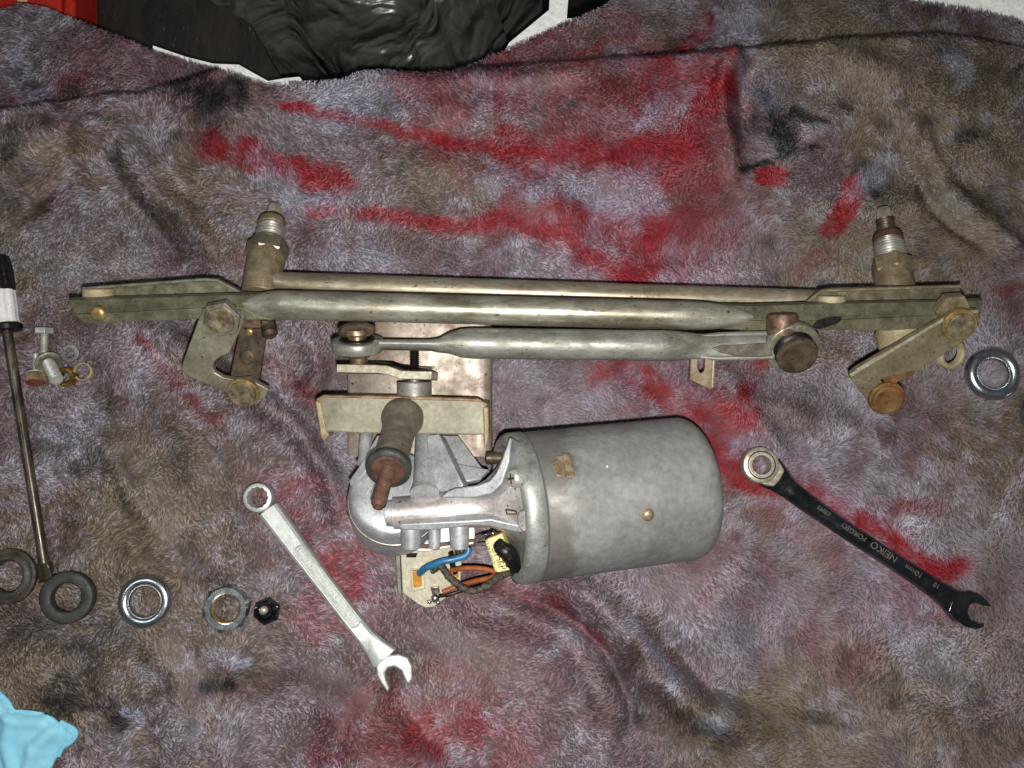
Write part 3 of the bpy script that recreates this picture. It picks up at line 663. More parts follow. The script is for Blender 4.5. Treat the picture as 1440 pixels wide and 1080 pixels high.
# levers
def cap_bolt(px, py, z, n, rp, parent, mat, hexr=0, wash=0, washmat=GOLD, hh=5.5, hexmat=ZINC):
    c = U(px, py, z); k = K(c); n = n.normalized()
    if hexr:
        b = MB(); b.lathe(c, n, [(-0.001, hexr * k), (0.004, hexr * k), (0.0046, hexr * k * 0.94)], 6, phase=0.2); b.build('hex_washer', hexmat, parent); c = c + n * 0.0045
    if wash:
        b = MB(); b.lathe(c, n, [(-0.001, wash * k), (0.0016, wash * k), (0.0022, wash * k * 0.95)], 36); b.build('washer', washmat, parent); c = c + n * 0.002
    rr = rp * k; h = hh * k; b = MB()
    b.lathe(c, n, [(-0.001, rr), (h * 0.75, rr), (h * 0.95, rr * 0.95), (h, rr * 0.84), (h * 0.86, rr * 0.74), (h * 0.84, rr * 0.16), (h * 0.7, 0)], 36)
    return b.build('bolt_head', mat, parent)
pl = U(313, 440, 0.101)
b = MB(); b.prism(ppoly([(284, 436), (292, 431), (338, 439), (344, 448), (336, 468), (322, 497), (311, 501), (302, 508), (299, 515), (302, 524), (314, 531), (330, 534), (349, 532), (378, 548), (373, 561), (338, 566),
                         (317, 552), (263, 529), (255, 519), (258, 506), (276, 458)], pl, NV), -NV * 0.0042)
lev = b.build('lever', metal('lever_zinc', (150, 146, 128), (120, 114, 96), 0.4, 0.7, 50, 0.14, (104, 80, 50), 0.1, 0.2, (70, 56, 40)), W, 0.0006); plab(lev, 'hooked lever plate with a bolt at each end')
cap_bolt(314, 446, 0.1015, NV, 19, lev, CAPM, hexr=27)
cap_bolt(343, 551, UP(343, 551, pl, NV).z + 0.001, NV, 19, lev, CAPM, wash=22, washmat=GOLD)
b = MB(); pd = U(350, 460, 0.074); nd = Vector((0.05, -0.42, 0.9)).normalized()
b.prism(ppoly([(340, 446), (377, 452), (364, 545), (322, 535)], pd, nd), -nd * 0.003)
hang = b.build('hanger_plate', DARKST, W, 0.0006); plab(hang, 'dark oily plate with rivets behind the hooked lever')
rivet(351, 467, 0.080, 6, GOLD, hang); rivet(347, 503, UP(347, 503, pd, nd).z + 0.0005, 10.5, DARKST, hang, nd, hh=0.12)
b = MB(); b.box(U(354, 456, 0.079), Vector((0.006, 0, 0)), Vector((0, 0.0025, 0)), Vector((0, 0, 0.002))); b.build('small_clip', COPPER, hang, 0.0004)
b = MB(); b.lathe(U(378, 462, 0.07), Vector((0.3, -0.9, 0.3)), [(-0.006, 0.005), (0.004, 0.005), (0.006, 0.003)], 20); b.build('pivot_end', DARKST, hang)

pr = U(1345, 452, 0.101)
b = MB(); b.prism(ppoly([(1195, 527), (1206, 518), (1341, 439), (1350, 436.5), (1375, 436), (1379, 450), (1370, 469), (1355, 481), (1286, 525), (1268, 529), (1250, 533), (1238, 534), (1246, 543), (1262, 541), (1273, 557), (1265, 569),
                         (1238, 575), (1219, 562), (1196, 533)], pr, NV), -NV * 0.0042)
lev2 = b.build('lever', metal('lever_tan', (140, 130, 106), (112, 100, 78), 0.4, 0.65, 50, 0.2, (110, 76, 40), 0.1, 0.25, (66, 48, 30)), W, 0.0006); plab(lev2, 'straight lever plate with rusty notch and yellow washers')
b = MB(); b.tube([UP(x, y, pr + NV * 0.0003, NV) for x, y in ((1196, 528), (1341, 440.5), (1374, 438))], 0.0012, 8); b.build('bright_edge', EDGE, lev2)
cap_bolt(1348, 456, 0.1015, NV, 19, lev2, CAPM, wash=24, washmat=GOLD)
b = MB(); b.lathe(U(1341, 437, 0.099), NV, [(-0.006, 0.0102), (0.0, 0.0102)], 6, phase=0.1); b.build('hex_washer', TAN, lev2)
cap_bolt(1246, 559, UP(1246, 559, pr, NV).z + 0.001, NV, 21, lev2, ORUST, wash=25, washmat=ORUST, hh=5)
b = MB(); b.prism(ppoly([(1240, 531), (1262, 527), (1286, 521), (1286, 526), (1268, 533), (1258, 540), (1248, 541)], pr + NV * 0.0006, NV), -NV * 0.0004); b.build('rust_patch', ORUST, lev2)
c = U(1334, 497, 0.052); k = K(c); b = MB(); b.lathe(c, Vector((0.25, -0.35, 0.9)), [(0, 21 * k), (0.004, 21 * k), (0.0045, 20 * k), (0.0045, 15 * k), (0.004, 14 * k), (0, 14 * k)], 40, cap=False, closed=True)
gk = b.build('gasket_ring', FIBRE, W, angle=50); plab(gk, 'cream fibre gasket ring under the straight lever')

# short rod
ZS = 0.090
def cs_(x): return 482.5 + (x - 640) * 0.012
secs = []
xs_ = [528, 545, 580, 606, 618, 632, 648, 665] + list(np.linspace(700, 930, 10)) + [950, 965, 980, 1000, 1030, 1088]
for x in xs_:
    if x < 665:
        t = min(1, max(0, (x - 602) / 58)); t = t * t * (3 - 2 * t); hy = 7.5 + 14.3 * t; hz = 17 + 5 * t
    elif x > 940:
        t = min(1, max(0, (1000 - x) / 62)); t = t * t * (3 - 2 * t); hy = 17.0 + 4.8 * t; hz = 6 + 15.8 * t
    else: hy = hz = 21.8
    c = U(x, cs_(x) + (3.5 if x < 620 else 0), ZS); k = K(c)
    secs.append([c + Vector((0, math.cos(a) * hy * k, math.sin(a) * hz * k)) for a in np.linspace(0, 2 * math.pi, 28, endpoint=False)])
b = MB(); b.loft(secs); srod = b.build('short_rod', GREYROD, W); plab(srod, 'shorter grey rod with a ball joint at each end')
# left eye seen from its far side
axL = Vector((0.0, 0.90, 0.43)).normalized(); cL = U(503, 485, ZS); k = K(cL)
def ring(mb, c, ax, ro, ri, h, n=40, ch=0.0005):
    return mb.lathe(c, ax, [(-h, ro - ch), (-h + ch, ro), (h - ch, ro), (h, ro - ch), (h, ri + ch), (h - ch, ri), (-h + ch, ri), (-h, ri + ch)], n, cap=False, closed=True)
b = MB(); ring(b, cL, axL, 36 * k, 19 * k, 8 * k); b.build('rod_eye', GREYROD, srod, angle=50)
b = MB(); ring(b, cL + axL * 7 * k, axL, 25 * k, 14 * k, 3 * k); b.build('rubber_seal', BLACKOIL, srod, angle=50)
b = MB(); b.lathe(cL, axL, [(-26 * k, 13 * k), (14 * k, 13 * k), (16 * k, 12 * k), (17 * k, 25 * k), (20 * k, 26.5 * k), (26 * k, 25 * k), (30 * k, 16 * k), (31 * k, 0)], 32); b.build('ball_pin', DARKPIN, srod)
b = MB(); ring(b, cL - axL * 12 * k, axL, 20 * k, 10 * k, 3 * k); b.build('bush', COPPER, srod, angle=50)
# right eye seen from its near side
axR = Vector((0.08, -0.70, 0.71)).normalized(); cR = U(1113, 486, ZS); k = K(cR)
b = MB(); ring(b, cR, axR, 38 * k, 22 * k, 7 * k); b.build('rod_eye', ZINC, srod, angle=50)
b = MB(); b.lathe(cR, axR, [(4 * k, 27 * k), (9 * k, 29 * k), (12 * k, 27 * k), (14 * k, 28 * k), (17 * k, 25 * k)], 36); b.build('rubber_seal', BLACKOIL, srod)
b = MB(); b.lathe(cR, axR, [(17 * k, 22 * k), (21 * k, 28 * k), (25 * k, 29 * k), (28 * k, 28 * k), (29.2 * k, 24 * k), (28.6 * k, 23 * k), (29.5 * k, 0)], 40)
b.build('ball_cap', metal('bronzed_cap', (112, 100, 80), (70, 62, 48), 0.30, 0.75, 120, 0.3, (64, 46, 28), 0.12, 0.3, (40, 30, 20)), srod)
b = MB(); b.lathe(U(1100, 470, ZS + 0.002), Vector((-0.04, 0.95, 0.30)), [(0, 22 * k), (0.002, 22.5 * k), (24 * k, 22 * k), (29 * k, 20 * k), (30 * k, 16 * k)], 32); b.build('bush', COPPER, srod)
for yy, rp in ((471, 4.2), (504, 3.6)):
    b = MB(); b.tube([U(x, yy + dy, ZS + 0.0012) for x, dy in ((985, 1 if yy < 480 else -2), (1010, 0), (1050, -1), (1086, -2))], [rp * k * f for f in (0.5, 0.9, 1, 1)], 12); b.build('folded_edge', GREYROD, srod)
b = MB(); b.prism([U(x, y, ZS + 0.0034) for x, y in ((1000, 489), (1015, 485), (1040, 484), (1070, 482), (1086, 482), (1086, 500), (1070, 502), (1040, 501), (1015, 496))], Vector((0, 0, -0.0015))); b.build('darker_recess', metal('recess_steel', (112, 106, 94), (82, 76, 66), 0.42, 0.6, 120, 0.35, (58, 44, 32), 0.15), srod, 0.0005)  # flat strip between the folded edges, toned darker than the rod

# slotted tab
ntb = Vector((0, -0.3, 0.95)).normalized(); pt = U(988, 520, 0.060)
b = MB(); b.prism(ppoly([(972, 480), (981, 480), (981, 516), (983, 522), (986, 525), (990, 522), (991, 516), (992, 480), (1006, 480), (1004, 545), (999, 548), (970, 534)], pt, ntb), -ntb * 0.0022)
tb = b.build('slotted_tab', TAN, W, 0.0004); plab(tb, 'slotted tan tab below the short rod')
b = MB(); b.tube([UP(x, y, pt + ntb * 0.0003, ntb) for x, y in ((1004, 500), (1002, 544))], 0.001, 8); b.build('bright_edge', EDGE, tb)

# crank arm
b = MB(); zc = 0.092
top = [(473, 512), (531, 513), (545, 514), (565, 521), (608, 522)]; bot = [(473, 524), (531, 525), (545, 527), (562, 533), (607, 534)]
poly = [U(x, y, zc) for x, y in top] + [U(x, y, zc) for x, y in reversed(bot)]
kc = K(poly[0]); back = Vector((4 * kc, 6 * kc, -0.022))
b.prism(poly, back)
ca = b.build('crank_arm', EDGE, W, 0.0005); plab(ca, 'cranked arm with bright cut edge')
tp = [U(x, y, zc) + Vector((0, 0.0009, -0.0012)) for x, y in ((476, 511), (531, 512), (545, 513), (565, 520), (606, 521))]
b = MB(); b.prism(tp + [p_ + Vector((3 * kc, 8 * kc, -0.014)) for p_ in reversed(tp)], Vector((0, 0, -0.0006))); b.build('oily_face', BLACKOIL, ca)
b = MB(); b.lathe(U(583, 520, 0.086), Vector((0, 0.97, 0.12)), thread(-0.004, 0.0105, 7 * kc, 0.0012, 0.0006), 24); b.build('threaded_stud', BLACKOIL, ca)
b = MB(); b.lathe(U(583, 562, 0.078), Vector((0, 0.97, 0.20)), [(0, 25 * kc), (24 * kc, 25 * kc), (26 * kc, 24 * kc), (26 * kc, 15 * kc), (22 * kc, 14 * kc), (22 * kc, 7 * kc), (38 * kc, 7 * kc)], 36); b.build('bearing_boss', GREYROD, ca)

# bracket plate and channel
nbp = Vector((0.0, -0.16, 0.987)).normalized(); pb = U(600, 540, 0.055)
S = []
for y in (440, 480, 520, 560, 600, 642):
    row = []
    for x, dzp in ((493 if y > 515 else 531, 0), (560, 0), (640, 0), (670, 0), (680, 0), (686, -0.0012), (690, -0.0035), (692, -0.008), (692.5, -0.02)):
        row.append(UP(x, y, pb + Vector((0, 0, dzp)), nbp))
    S.append(row + [q - nbp * 0.002 + Vector((-0.002, 0, 0)) for q in reversed(row)])
b = MB(); b.loft(S); bp_ = b.build('bracket_plate', ROSYP, W, angle=50); plab(bp_, 'broad satin mounting plate under the crank')
nch = Vector((0.0, -0.30, 0.954)).normalized(); pc = U(565, 585, 0.086)
b = MB(); face = [(446, 566), (449, 560), (456, 557.5), (500, 558), (600, 561), (672, 563), (681, 566), (685, 573), (684, 612), (640, 612), (520, 610), (470, 608), (449, 608)]
b.prism(ppoly(face, pc, nch), -nch * 0.003); ch = b.build('bracket_channel', CREAMP, W, 0.0012, 3); plab(ch, 'cream painted channel bracket with turned-down ends')
b = MB(); b.tube([UP(x, y, pc - nch * 0.0015, nch) for x, y in ((447, 563), (456, 558), (560, 559.5), (672, 563), (684, 570))], 0.0015, 10); b.build('rusty_top_edge', metal('rusty_edge', (138, 116, 86), (104, 76, 52), 0.5, 0.3, 140, 0.35, (86, 54, 34), 0.2), ch)
kk = K(pc)
for xs2, nm in (([(443, 564), (451, 566), (459, 606), (464, 612), (456, 622), (451, 616)], 'turned_end'), ([(679, 572), (687, 573), (688, 610), (684, 631), (681, 628)], 'turned_end')):
    b = MB(); b.prism(ppoly(xs2, pc + nch * 0.001, nch), -nch * 0.024); b.build(nm, metal('cream_edge_paint', (158, 146, 112), (128, 112, 78), 0.45, 0.3, 150, 0.3, (130, 84, 40), 0.15, 0.3, (90, 54, 28)), ch, 0.0008)

# mounting post with washer and rusty bolt
axP = (U(547, 656, 0.125) - U(566, 588, 0.088)); Lp = axP.length; axP.normalize(); bP = U(566, 588, 0.088); k = K(U(556, 620, 0.105))
b = MB(); b.lathe(bP, axP, [(-0.003, 30 * k), (0.001, 31 * k), (0.003, 30 * k), (0.006, 25 * k), (Lp * 0.45, 23.5 * k), (Lp, 23.5 * k)], 40)
po = b.build('mounting_post', POSTG, W); plab(po, 'grey mounting post ending in a washer and rusty bolt')
b = MB(); ring(b, bP + axP * (Lp + 0.001), axP, 31 * k, 15 * k, 0.0025, 44, 0.0012); b.build('rubber_washer', RUBBER, po, angle=60)
b = MB(); b.lathe(bP + axP * (Lp + 0.001), axP, [(0.0, 23 * k), (0.0029, 23 * k), (0.0035, 21 * k), (0.0034, 10 * k), (0.0036, 0)], 36); b.build('rusty_washer', RUST, po)
axB = (axP * 0.8 + Vector((-0.10, -0.45, 0.1))).normalized()
b = MB(); b.lathe(bP + axP * (Lp + 0.003), axB, [(0, 11 * k)] + thread(0.002, 0.024, 10 * k, 0.0013, 0.0006) + [(0.0255, 7 * k), (0.0255, 5 * k), (0.023, 4 * k), (0.023, 0)], 28); b.build('rusty_bolt', RUST, po)

# ---- motor in its own frame
Cm = U(743, 712, 0.074); km = K(Cm)
Em = U(973, 685, 0.050)
AX = (Em - Cm).normalized(); AY = (Vector((0, 0, 1)).cross(AX)).normalized(); AZ = AX.cross(AY)
R = 104.5 * km
def ML(x, y, z): return Cm + AX * x + AY * y + AZ * z
Lm = (Em - Cm).length
prof = [(0, R * 0.985), (0.0008, R), (0.02, R)] + [(t, R) for t in np.linspace(0.03, Lm - 0.008, 8)]
rc = 0.011
prof += [(Lm - 0.008 + rc * math.sin(a), R - rc + rc * math.cos(a)) for a in np.linspace(0.15, math.pi / 2, 9)]
prof += [(Lm + 0.004, R * 0.5), (Lm + 0.004, 0)]
b = MB(); b.lathe(Cm, AX, prof, 72); can = b.build('motor_can', CAN, W, angle=50); plab(can, 'dull grey round motor can')
def onCan(px, py, out=0.0):
    d = ray(px, py).normalized(); o_ = CAM - Cm
    dp = d - AX * d.dot(AX); op = o_ - AX * o_.dot(AX); RR = R + out
    A_ = dp.dot(dp); B_ = 2 * dp.dot(op); C_ = op.dot(op) - RR * RR
    t = (-B_ - math.sqrt(max(0, B_ * B_ - 4 * A_ * C_))) / (2 * A_); p = CAM + d * t
    nrm = (p - Cm) - AX * (p - Cm).dot(AX); return p, nrm.normalized()
p_, n_ = onCan(911, 724); b = MB(); rr = 9.3 * K(p_)
b.lathe(p_, n_, [(-0.001, rr)] + [(0.0024 * math.sin(a), rr * math.cos(a)) for a in np.linspace(0, math.pi / 2, 6)], 24); b.build('brass_dimple', BRASSCLIP, can)
def clip(outline, h, name, mat):
    b = MB(); t_ = [onCan(x, y, h)[0] for x, y in outline]; l_ = [onCan(x, y, -0.001)[0] for x, y in outline]
    n = len(t_); b.add(t_ + l_, [tuple(range(n)), tuple(range(2 * n - 1, n - 1, -1))] + [(j, j + n, (j + 1) % n + n, (j + 1) % n) for j in range(n)]); return b.build(name, mat, can, 0.0006)
clip([(774, 651), (783, 646), (782, 641), (792, 640), (797, 671), (783, 670)], 0.0018, 'metal_clip', BRASSCLIP)
clip([(791, 638), (801, 637), (809, 669), (797, 672)], 0.0036, 'clip_fold', BRASSCLIP)
p_, n_ = onCan(854, 656); b = MB(); b.lathe(p_, n_, [(-0.0003, 0.0007), (0.0003, 0.0005)], 10); b.build('paint_fleck', MATTE_WHITE, can)
# flange and bell (cast end of the gearbox)
fl_t = 30 * km
b = MB(); b.lathe(Cm, AX, [(-0.0006, R * 1.0), (-0.0014, R * 1.012), (-fl_t * 0.72, R * 1.012), (-fl_t * 0.92, R * 0.985), (-fl_t, R * 0.95), (-fl_t, R * 0.86), (-fl_t * 0.72, R * 0.84), (-fl_t * 0.72, 0)], 72)
flg = b.build('motor_flange', CANF, W, angle=45); plab(flg, 'cast end flange between gearbox and motor can')
wc0 = U(553, 722, 0.088); wc1 = U(700, 712, 0.088); AW = (wc1 - wc0).normalized(); kw = K(wc0); LW = (wc1 - wc0).length
gear = None
# gear disc
axG = Vector((0.10, 0.34, 0.935)).normalized(); cg = U(556, 702, 0.066); kg = K(cg); rg = 67 * kg
b = MB(); b.lathe(cg, axG, [(-0.024, rg * 0.97), (-0.018, rg), (-0.002, rg), (-0.0017, rg * 0.972), (0.008, rg * 0.955), (0.0115, rg * 0.91), (0.0128, rg * 0.85), (0.0140, rg * 0.6), (0.0144, 0)], 64)
gear = b.build('gearbox', CAST, W, angle=40); plab(gear, 'bright cast aluminium gearbox with posts and ribs')
b = MB(); S_ = []
fc = Cm - AX * fl_t * 0.70
for t, rp in ((0, 21), (0.004, 22.5), (0.25, 23), (0.45, 23.5), (0.58, 26), (0.70, 32), (0.80, 42), (0.89, 57), (0.95, 72), (1.0, 90)):
    q = max(0, (t - 0.4) / 0.6); q = q * q; nn = (AW * (1 - q) + AX * q).normalized()
    cc = wc0 + (wc1 - wc0) * (t * 1.05) if t < 0.5 else None
    if cc is None:
        g_ = (t - 0.45) / 0.55; st0 = wc0 + (wc1 - wc0) * (0.45 * 1.05); cc = st0 + (fc - st0) * g_
    uy = Vector((0, 0, 1)).cross(nn).normalized(); uz = nn.cross(uy)
    S_.append([cc + (uy * math.cos(a) * (1 if math.cos(a) > 0 else 1 - 0.42 * min(1, max(0, (rp - 24) / 20))) + uz * math.sin(a)) * rp * kw for a in np.linspace(0, 2 * math.pi, 56, endpoint=False)])
b.loft(S_)
b.build('worm_housing', CASTP, gear)
b = MB(); ring(b, cg - axG * 0.0022, axG, rg * 1.004, rg * 0.96, 0.0004, 64, 0.0001); b.build('cover_seam', GASKET, gear)
b = MB(); b.lathe(wc0 - AW * 0.0045, AW, [(0, 14 * kw), (0.0004, 18 * kw), (0.0045, 19 * kw), (0.006, 19 * kw)], 32); b.build('end_plug', CAST, gear)
def gprism(name, pts, z, th, mat=CAST, bevel=0.0008, n=Vector((0, -0.1, 0.995))):
    n = n.normalized(); p0 = U(pts[0][0], pts[0][1], z)
    b = MB(); b.prism(ppoly(pts, p0, n), -n * th); return b.build(name, mat, gear, bevel)
gprism('top_rib', [(618, 700), (630, 690), (640, 686), (672, 682), (688, 676), (698, 664), (706, 645), (716, 615), (720, 616), (716, 650), (706, 680), (692, 694), (668, 700)], 0.108, 0.020, n=Vector((-0.28, 0.05, 0.95)))
gprism('rim_lip', [(560, 741), (568, 746), (610, 746), (662, 739), (686, 740), (726, 749), (746, 749), (746, 742), (726, 738), (690, 730), (662, 732), (566, 737)], 0.101, 0.010, CAST, n=Vector((0, -0.45, 0.89)))
gprism('lug', [(727, 724), (731, 720), (742, 717), (748, 725), (749, 747), (735, 748), (728, 740)], 0.116, 0.014, CASTP, n=Vector((-0.3, -0.3, 0.9)))
gprism('side_wall', [(560, 700), (640, 696), (660, 735), (560, 742)], 0.086, 0.03, CASTP)
gprism('rib', [(600, 612), (617, 610), (652, 683), (640, 690), (600, 690)], 0.082, 0.010, n=Vector((-0.38, 0.22, 0.9)))
gprism('rib', [(618, 612), (645, 612), (678, 657), (690, 662), (676, 676), (650, 676), (640, 652)], 0.072, 0.010, n=Vector((0.42, 0.25, 0.9)))
gprism('rib_web', [(636, 650), (688, 660), (676, 674), (654, 678)], 0.076, 0.006, CAST, n=Vector((0.25, 0.40, 0.9)))
gprism('rib', [(530, 612), (541, 612), (512, 668), (492, 684), (490, 676), (506, 654)], 0.084, 0.012, n=Vector((-0.35, 0.1, 0.93)))
for px0, py0, z0, px1, py1, z1, rp in ((600, 600, 0.066, 597, 694, 0.094, 16.5), (515, 606, 0.070, 513, 652, 0.078, 9.5)):
    a_, c_ = U(px0, py0, z0), U(px1, py1, z1); k = K(c_); d_ = (c_ - a_); b = MB()
    b.lathe(a_, d_, [(0, rp * k * 0.97), (d_.length * 0.86, rp * k), (d_.length * 0.95, rp * k * 1.15), (d_.length, rp * k * 1.25)], 32); b.build('post', CAST, gear)
for x_, bw in ((578, 15), (611, 9), (646, 14)):
    c = U(x_, 747, 0.092); k = K(c); b = MB(); b.lathe(c, Vector((0, -0.97, -0.22)), [(-0.004, bw * k), (0.0, bw * k), (0.0095, bw * 0.94 * k), (0.0102, bw * 0.8 * k)], 24); b.build('casting_boss', CAST, gear)
gprism('gasket', [(487, 722), (494, 738), (560, 769), (600, 772), (667, 762), (667, 758), (600, 766), (562, 763), (500, 736)], 0.062, 0.003, GASKET, 0.0003)
gprism('cover_plate', [(489, 716), (495, 740), (560, 773), (600, 776), (668, 765), (668, 740), (560, 740)], 0.058, 0.003, CASTP, 0.0005)
# raised mark on the gearbox dome

mu = Vector((1, 0.05, 0)); mu = (mu - axG * mu.dot(axG)).normalized(); mp_ = UP(521, 690, cg + axG * 0.0150, axG)
text_mesh('raised_mark', 'A', 0.008, basis(mp_, mu, axG.cross(mu), axG), CASTP, gear, 0.0003)
# flange screw
p_ = ML(-fl_t * 0.9, 0.011, R * 0.62) ; nS = (-AX * 0.9 + AZ * 0.35).normalized(); b = MB(); k = km
p_ = U(729, 672, 0.112)
b.lathe(p_, nS, [(-0.006, 12 * k), (0.002, 12.5 * k), (0.004, 11.5 * k), (0.005, 9 * k), (0.005, 0)], 28); sw = b.build('flange_screw', BOLTZ, flg)
b = MB(); u_, v_ = frame(nS)
b.box(p_ + nS * 0.005, u_ * 7 * k, v_ * 1.4 * k, nS * 0.0003); b.box(p_ + nS * 0.0051, u_ * 1.4 * k, v_ * 7 * k, nS * 0.0003); b.build('cross_slot', DARKST, flg)
gprism('locating_pin', [(710, 716), (727, 718), (727, 724), (712, 724)], 0.108, 0.004, DARKST)
b = MB(); b.lathe(U(684, 644, 0.062), Vector((-1, 0, 0.05)), [(-0.012, 0.004), (0.0, 0.004), (0.0006, 0.003)], 20); b.build('hidden_stud', DARKST, flg)
# connector plate, wires, capacitor
ncp = Vector((0.05, -0.25, 0.967)).normalized(); pcn = U(600, 815, 0.036)
b = MB(); b.prism(ppoly([(563, 768), (566, 834), (588, 850), (598, 855), (610, 854), (628, 840), (647, 830), (650, 768)], pcn, ncp), -ncp * 0.004)
con = b.build('connector_plate', PLASTIC, W, 0.0007); plab(con, 'cream plastic connector plate with wire terminals')
b = MB(); b.prism(ppoly([(556, 766), (562, 768), (565, 836), (560, 838), (557, 800)], pcn - ncp * 0.002, ncp), -ncp * 0.005); b.build('side_strip', GREYROD, con, 0.0004)
b = MB(); b.prism(ppoly([(580, 803), (592, 802), (593, 824), (582, 827)], pcn + ncp * 0.002, ncp), -ncp * 0.003); b.build('terminal_slot', AMBER, con, 0.0004)
S2 = [(576, 801), (596, 799), (598, 827), (580, 832)]
b = MB(); b.tube([UP(x, y, pcn + ncp * 0.0006, ncp) for x, y in S2 + S2[:1]], 0.0006, 8); b.build('slot_rim', PLASTIC, con)
b = MB(); b.prism(ppoly([(636, 803), (643, 802), (645, 812), (637, 815)], pcn + ncp * 0.002, ncp), -ncp * 0.003); b.build('terminal_slot', AMBER, con, 0.0004)
b = MB(); b.prism(ppoly([(570, 778), (587, 778), (585, 784), (572, 784)], pcn + ncp * 0.0008, ncp), -ncp * 0.001); b.build('burnt_slot', BLACKOIL, con)
b = MB(); b.prism(ppoly([(605, 826), (617, 825), (619, 834), (608, 837)], pcn + ncp * 0.003, ncp), -ncp * 0.004); b.build('terminal_tab', SOLDER, con, 0.0004)
for x, y, rp in ((612, 841, 6.5), (604, 846, 3.5), (616, 847, 3.5)):
    c = UP(x, y, pcn, ncp); k = K(c); b = MB(); b.lathe(c, ncp, [(rp * k * math.sin(a), rp * k * math.cos(a)) for a in np.linspace(-0.5, math.pi / 2, 8)], 18); b.build('solder_bead', SOLDER, con)
for x in (643, 654):
    b = MB(); b.tube([U(x, 765, 0.045), U(x + 1, 782, 0.040)], 0.0022, 12); b.build('pin', BRASS, con)
def wire(pts, rp, mat, label, kinks=0.0):
    P_ = [U(x, y, z) for x, y, z in pts]; P_ = bez(P_, 7); k = K(P_[0]); b = MB()
    if kinks: P_ = [q + Vector((random.uniform(-1, 1), random.uniform(-1, 1), random.uniform(-1, 1))) * kinks for q in P_]
    b.tube(P_, [rp * k * (1 + random.uniform(-1, 1) * kinks * 120) for _ in P_], 12); return plab(b.build('wire', mat, W), label)
wire([(590, 806, 0.040), (600, 798, 0.047), (620, 790, 0.050), (640, 786, 0.050), (656, 780, 0.050), (659, 770, 0.050)], 5.0, BLUEW, 'blue insulated wire')
wire([(634, 802, 0.044), (655, 799, 0.048), (680, 800, 0.050), (698, 804, 0.052)], 3.8, ORANGEW, 'upper orange wire')
wire([(645, 824, 0.038), (665, 818, 0.042), (690, 812, 0.046), (700, 806, 0.048)], 3.8, ORANGEW, 'middle orange wire')
wire([(622, 833, 0.036), (632, 829, 0.036), (645, 824, 0.036), (660, 822, 0.036)], 3.8, ORANGEW, 'orange wire at the solder bead')
wire([(608, 802, 0.043), (620, 796, 0.047), (630, 810, 0.050), (645, 824, 0.050), (665, 831, 0.050), (685, 824, 0.050), (700, 812, 0.052), (722, 803, 0.056)], 5.2, BRAID, 'grimy braided wire with green corrosion', 0.0004)
wire([(616, 838, 0.036), (632, 836, 0.034), (650, 830, 0.034), (664, 828, 0.036)], 3.0, BLACKOIL, 'black wire at the solder bead', 0.0002)
wire([(634, 776, 0.046), (636, 792, 0.044), (640, 806, 0.042)], 4.0, BLACKOIL, 'short black wire beside the blue wire', 0.0002)
for i, pts in enumerate(([(666, 764, 0.058), (680, 756, 0.060), (694, 748, 0.064), (698, 752, 0.066), (696, 756, 0.066)], [(662, 768, 0.056), (680, 766, 0.058), (690, 767, 0.060)], [(668, 757, 0.058), (682, 752, 0.060), (694, 750, 0.060)])):
    wire(pts, 1.5, SOLDER, 'thin bare lead wire of the yellow capacitor')
ncap = Vector((-0.15, -0.15, 0.977)).normalized(); pcap = U(700, 780, 0.078)
b = MB(); b.prism(ppoly([(681, 760), (687, 757), (706, 750), (720, 798), (717, 802), (700, 806), (695, 803)], pcap, ncap), -ncap * 0.013)
cap = b.build('capacitor', YELLOW, W, 0.0016, 3); plab(cap, 'yellow block capacitor with printed value')
xd = (UP(712, 800, pcap, ncap) - UP(699, 755, pcap, ncap)).normalized(); yd = ncap.cross(xd)
text_mesh('lettering', '0,47', 0.0046, basis(UP(708, 791, pcap, ncap) + ncap * 0.0002, -xd, -yd, ncap), INK, cap, 0.0001)
text_mesh('lettering', 'pat 1/2', 0.0044, basis(UP(699, 784, pcap, ncap) + ncap * 0.0002, -xd, -yd, ncap), INK, cap, 0.0001)
text_mesh('lettering', '2 160 0 47 630', 0.0026, basis(UP(689, 775, pcap, ncap) + ncap * 0.0002, -xd, -yd, ncap), INK, cap, 0.0001)
P_ = bez([U(x, y, z) for x, y, z in ((700, 764, 0.079), (706, 772, 0.081), (714, 778, 0.081), (722, 790, 0.076), (727, 800, 0.070), (729, 812, 0.060))], 6)
b = MB(); b.tube([q + Vector((random.uniform(-1, 1), random.uniform(-1, 1), 0)) * 0.0003 for q in P_], [K(P_[0]) * (7 + 5 * math.sin(math.pi * min(1, i / len(P_) * 0.75 + 0.12))) * (1 + random.uniform(-.06, .06)) for i in range(len(P_))], 14)
plab(b.build('tape_wrap', TAPE, W), 'black tape wrapped round the cable end')

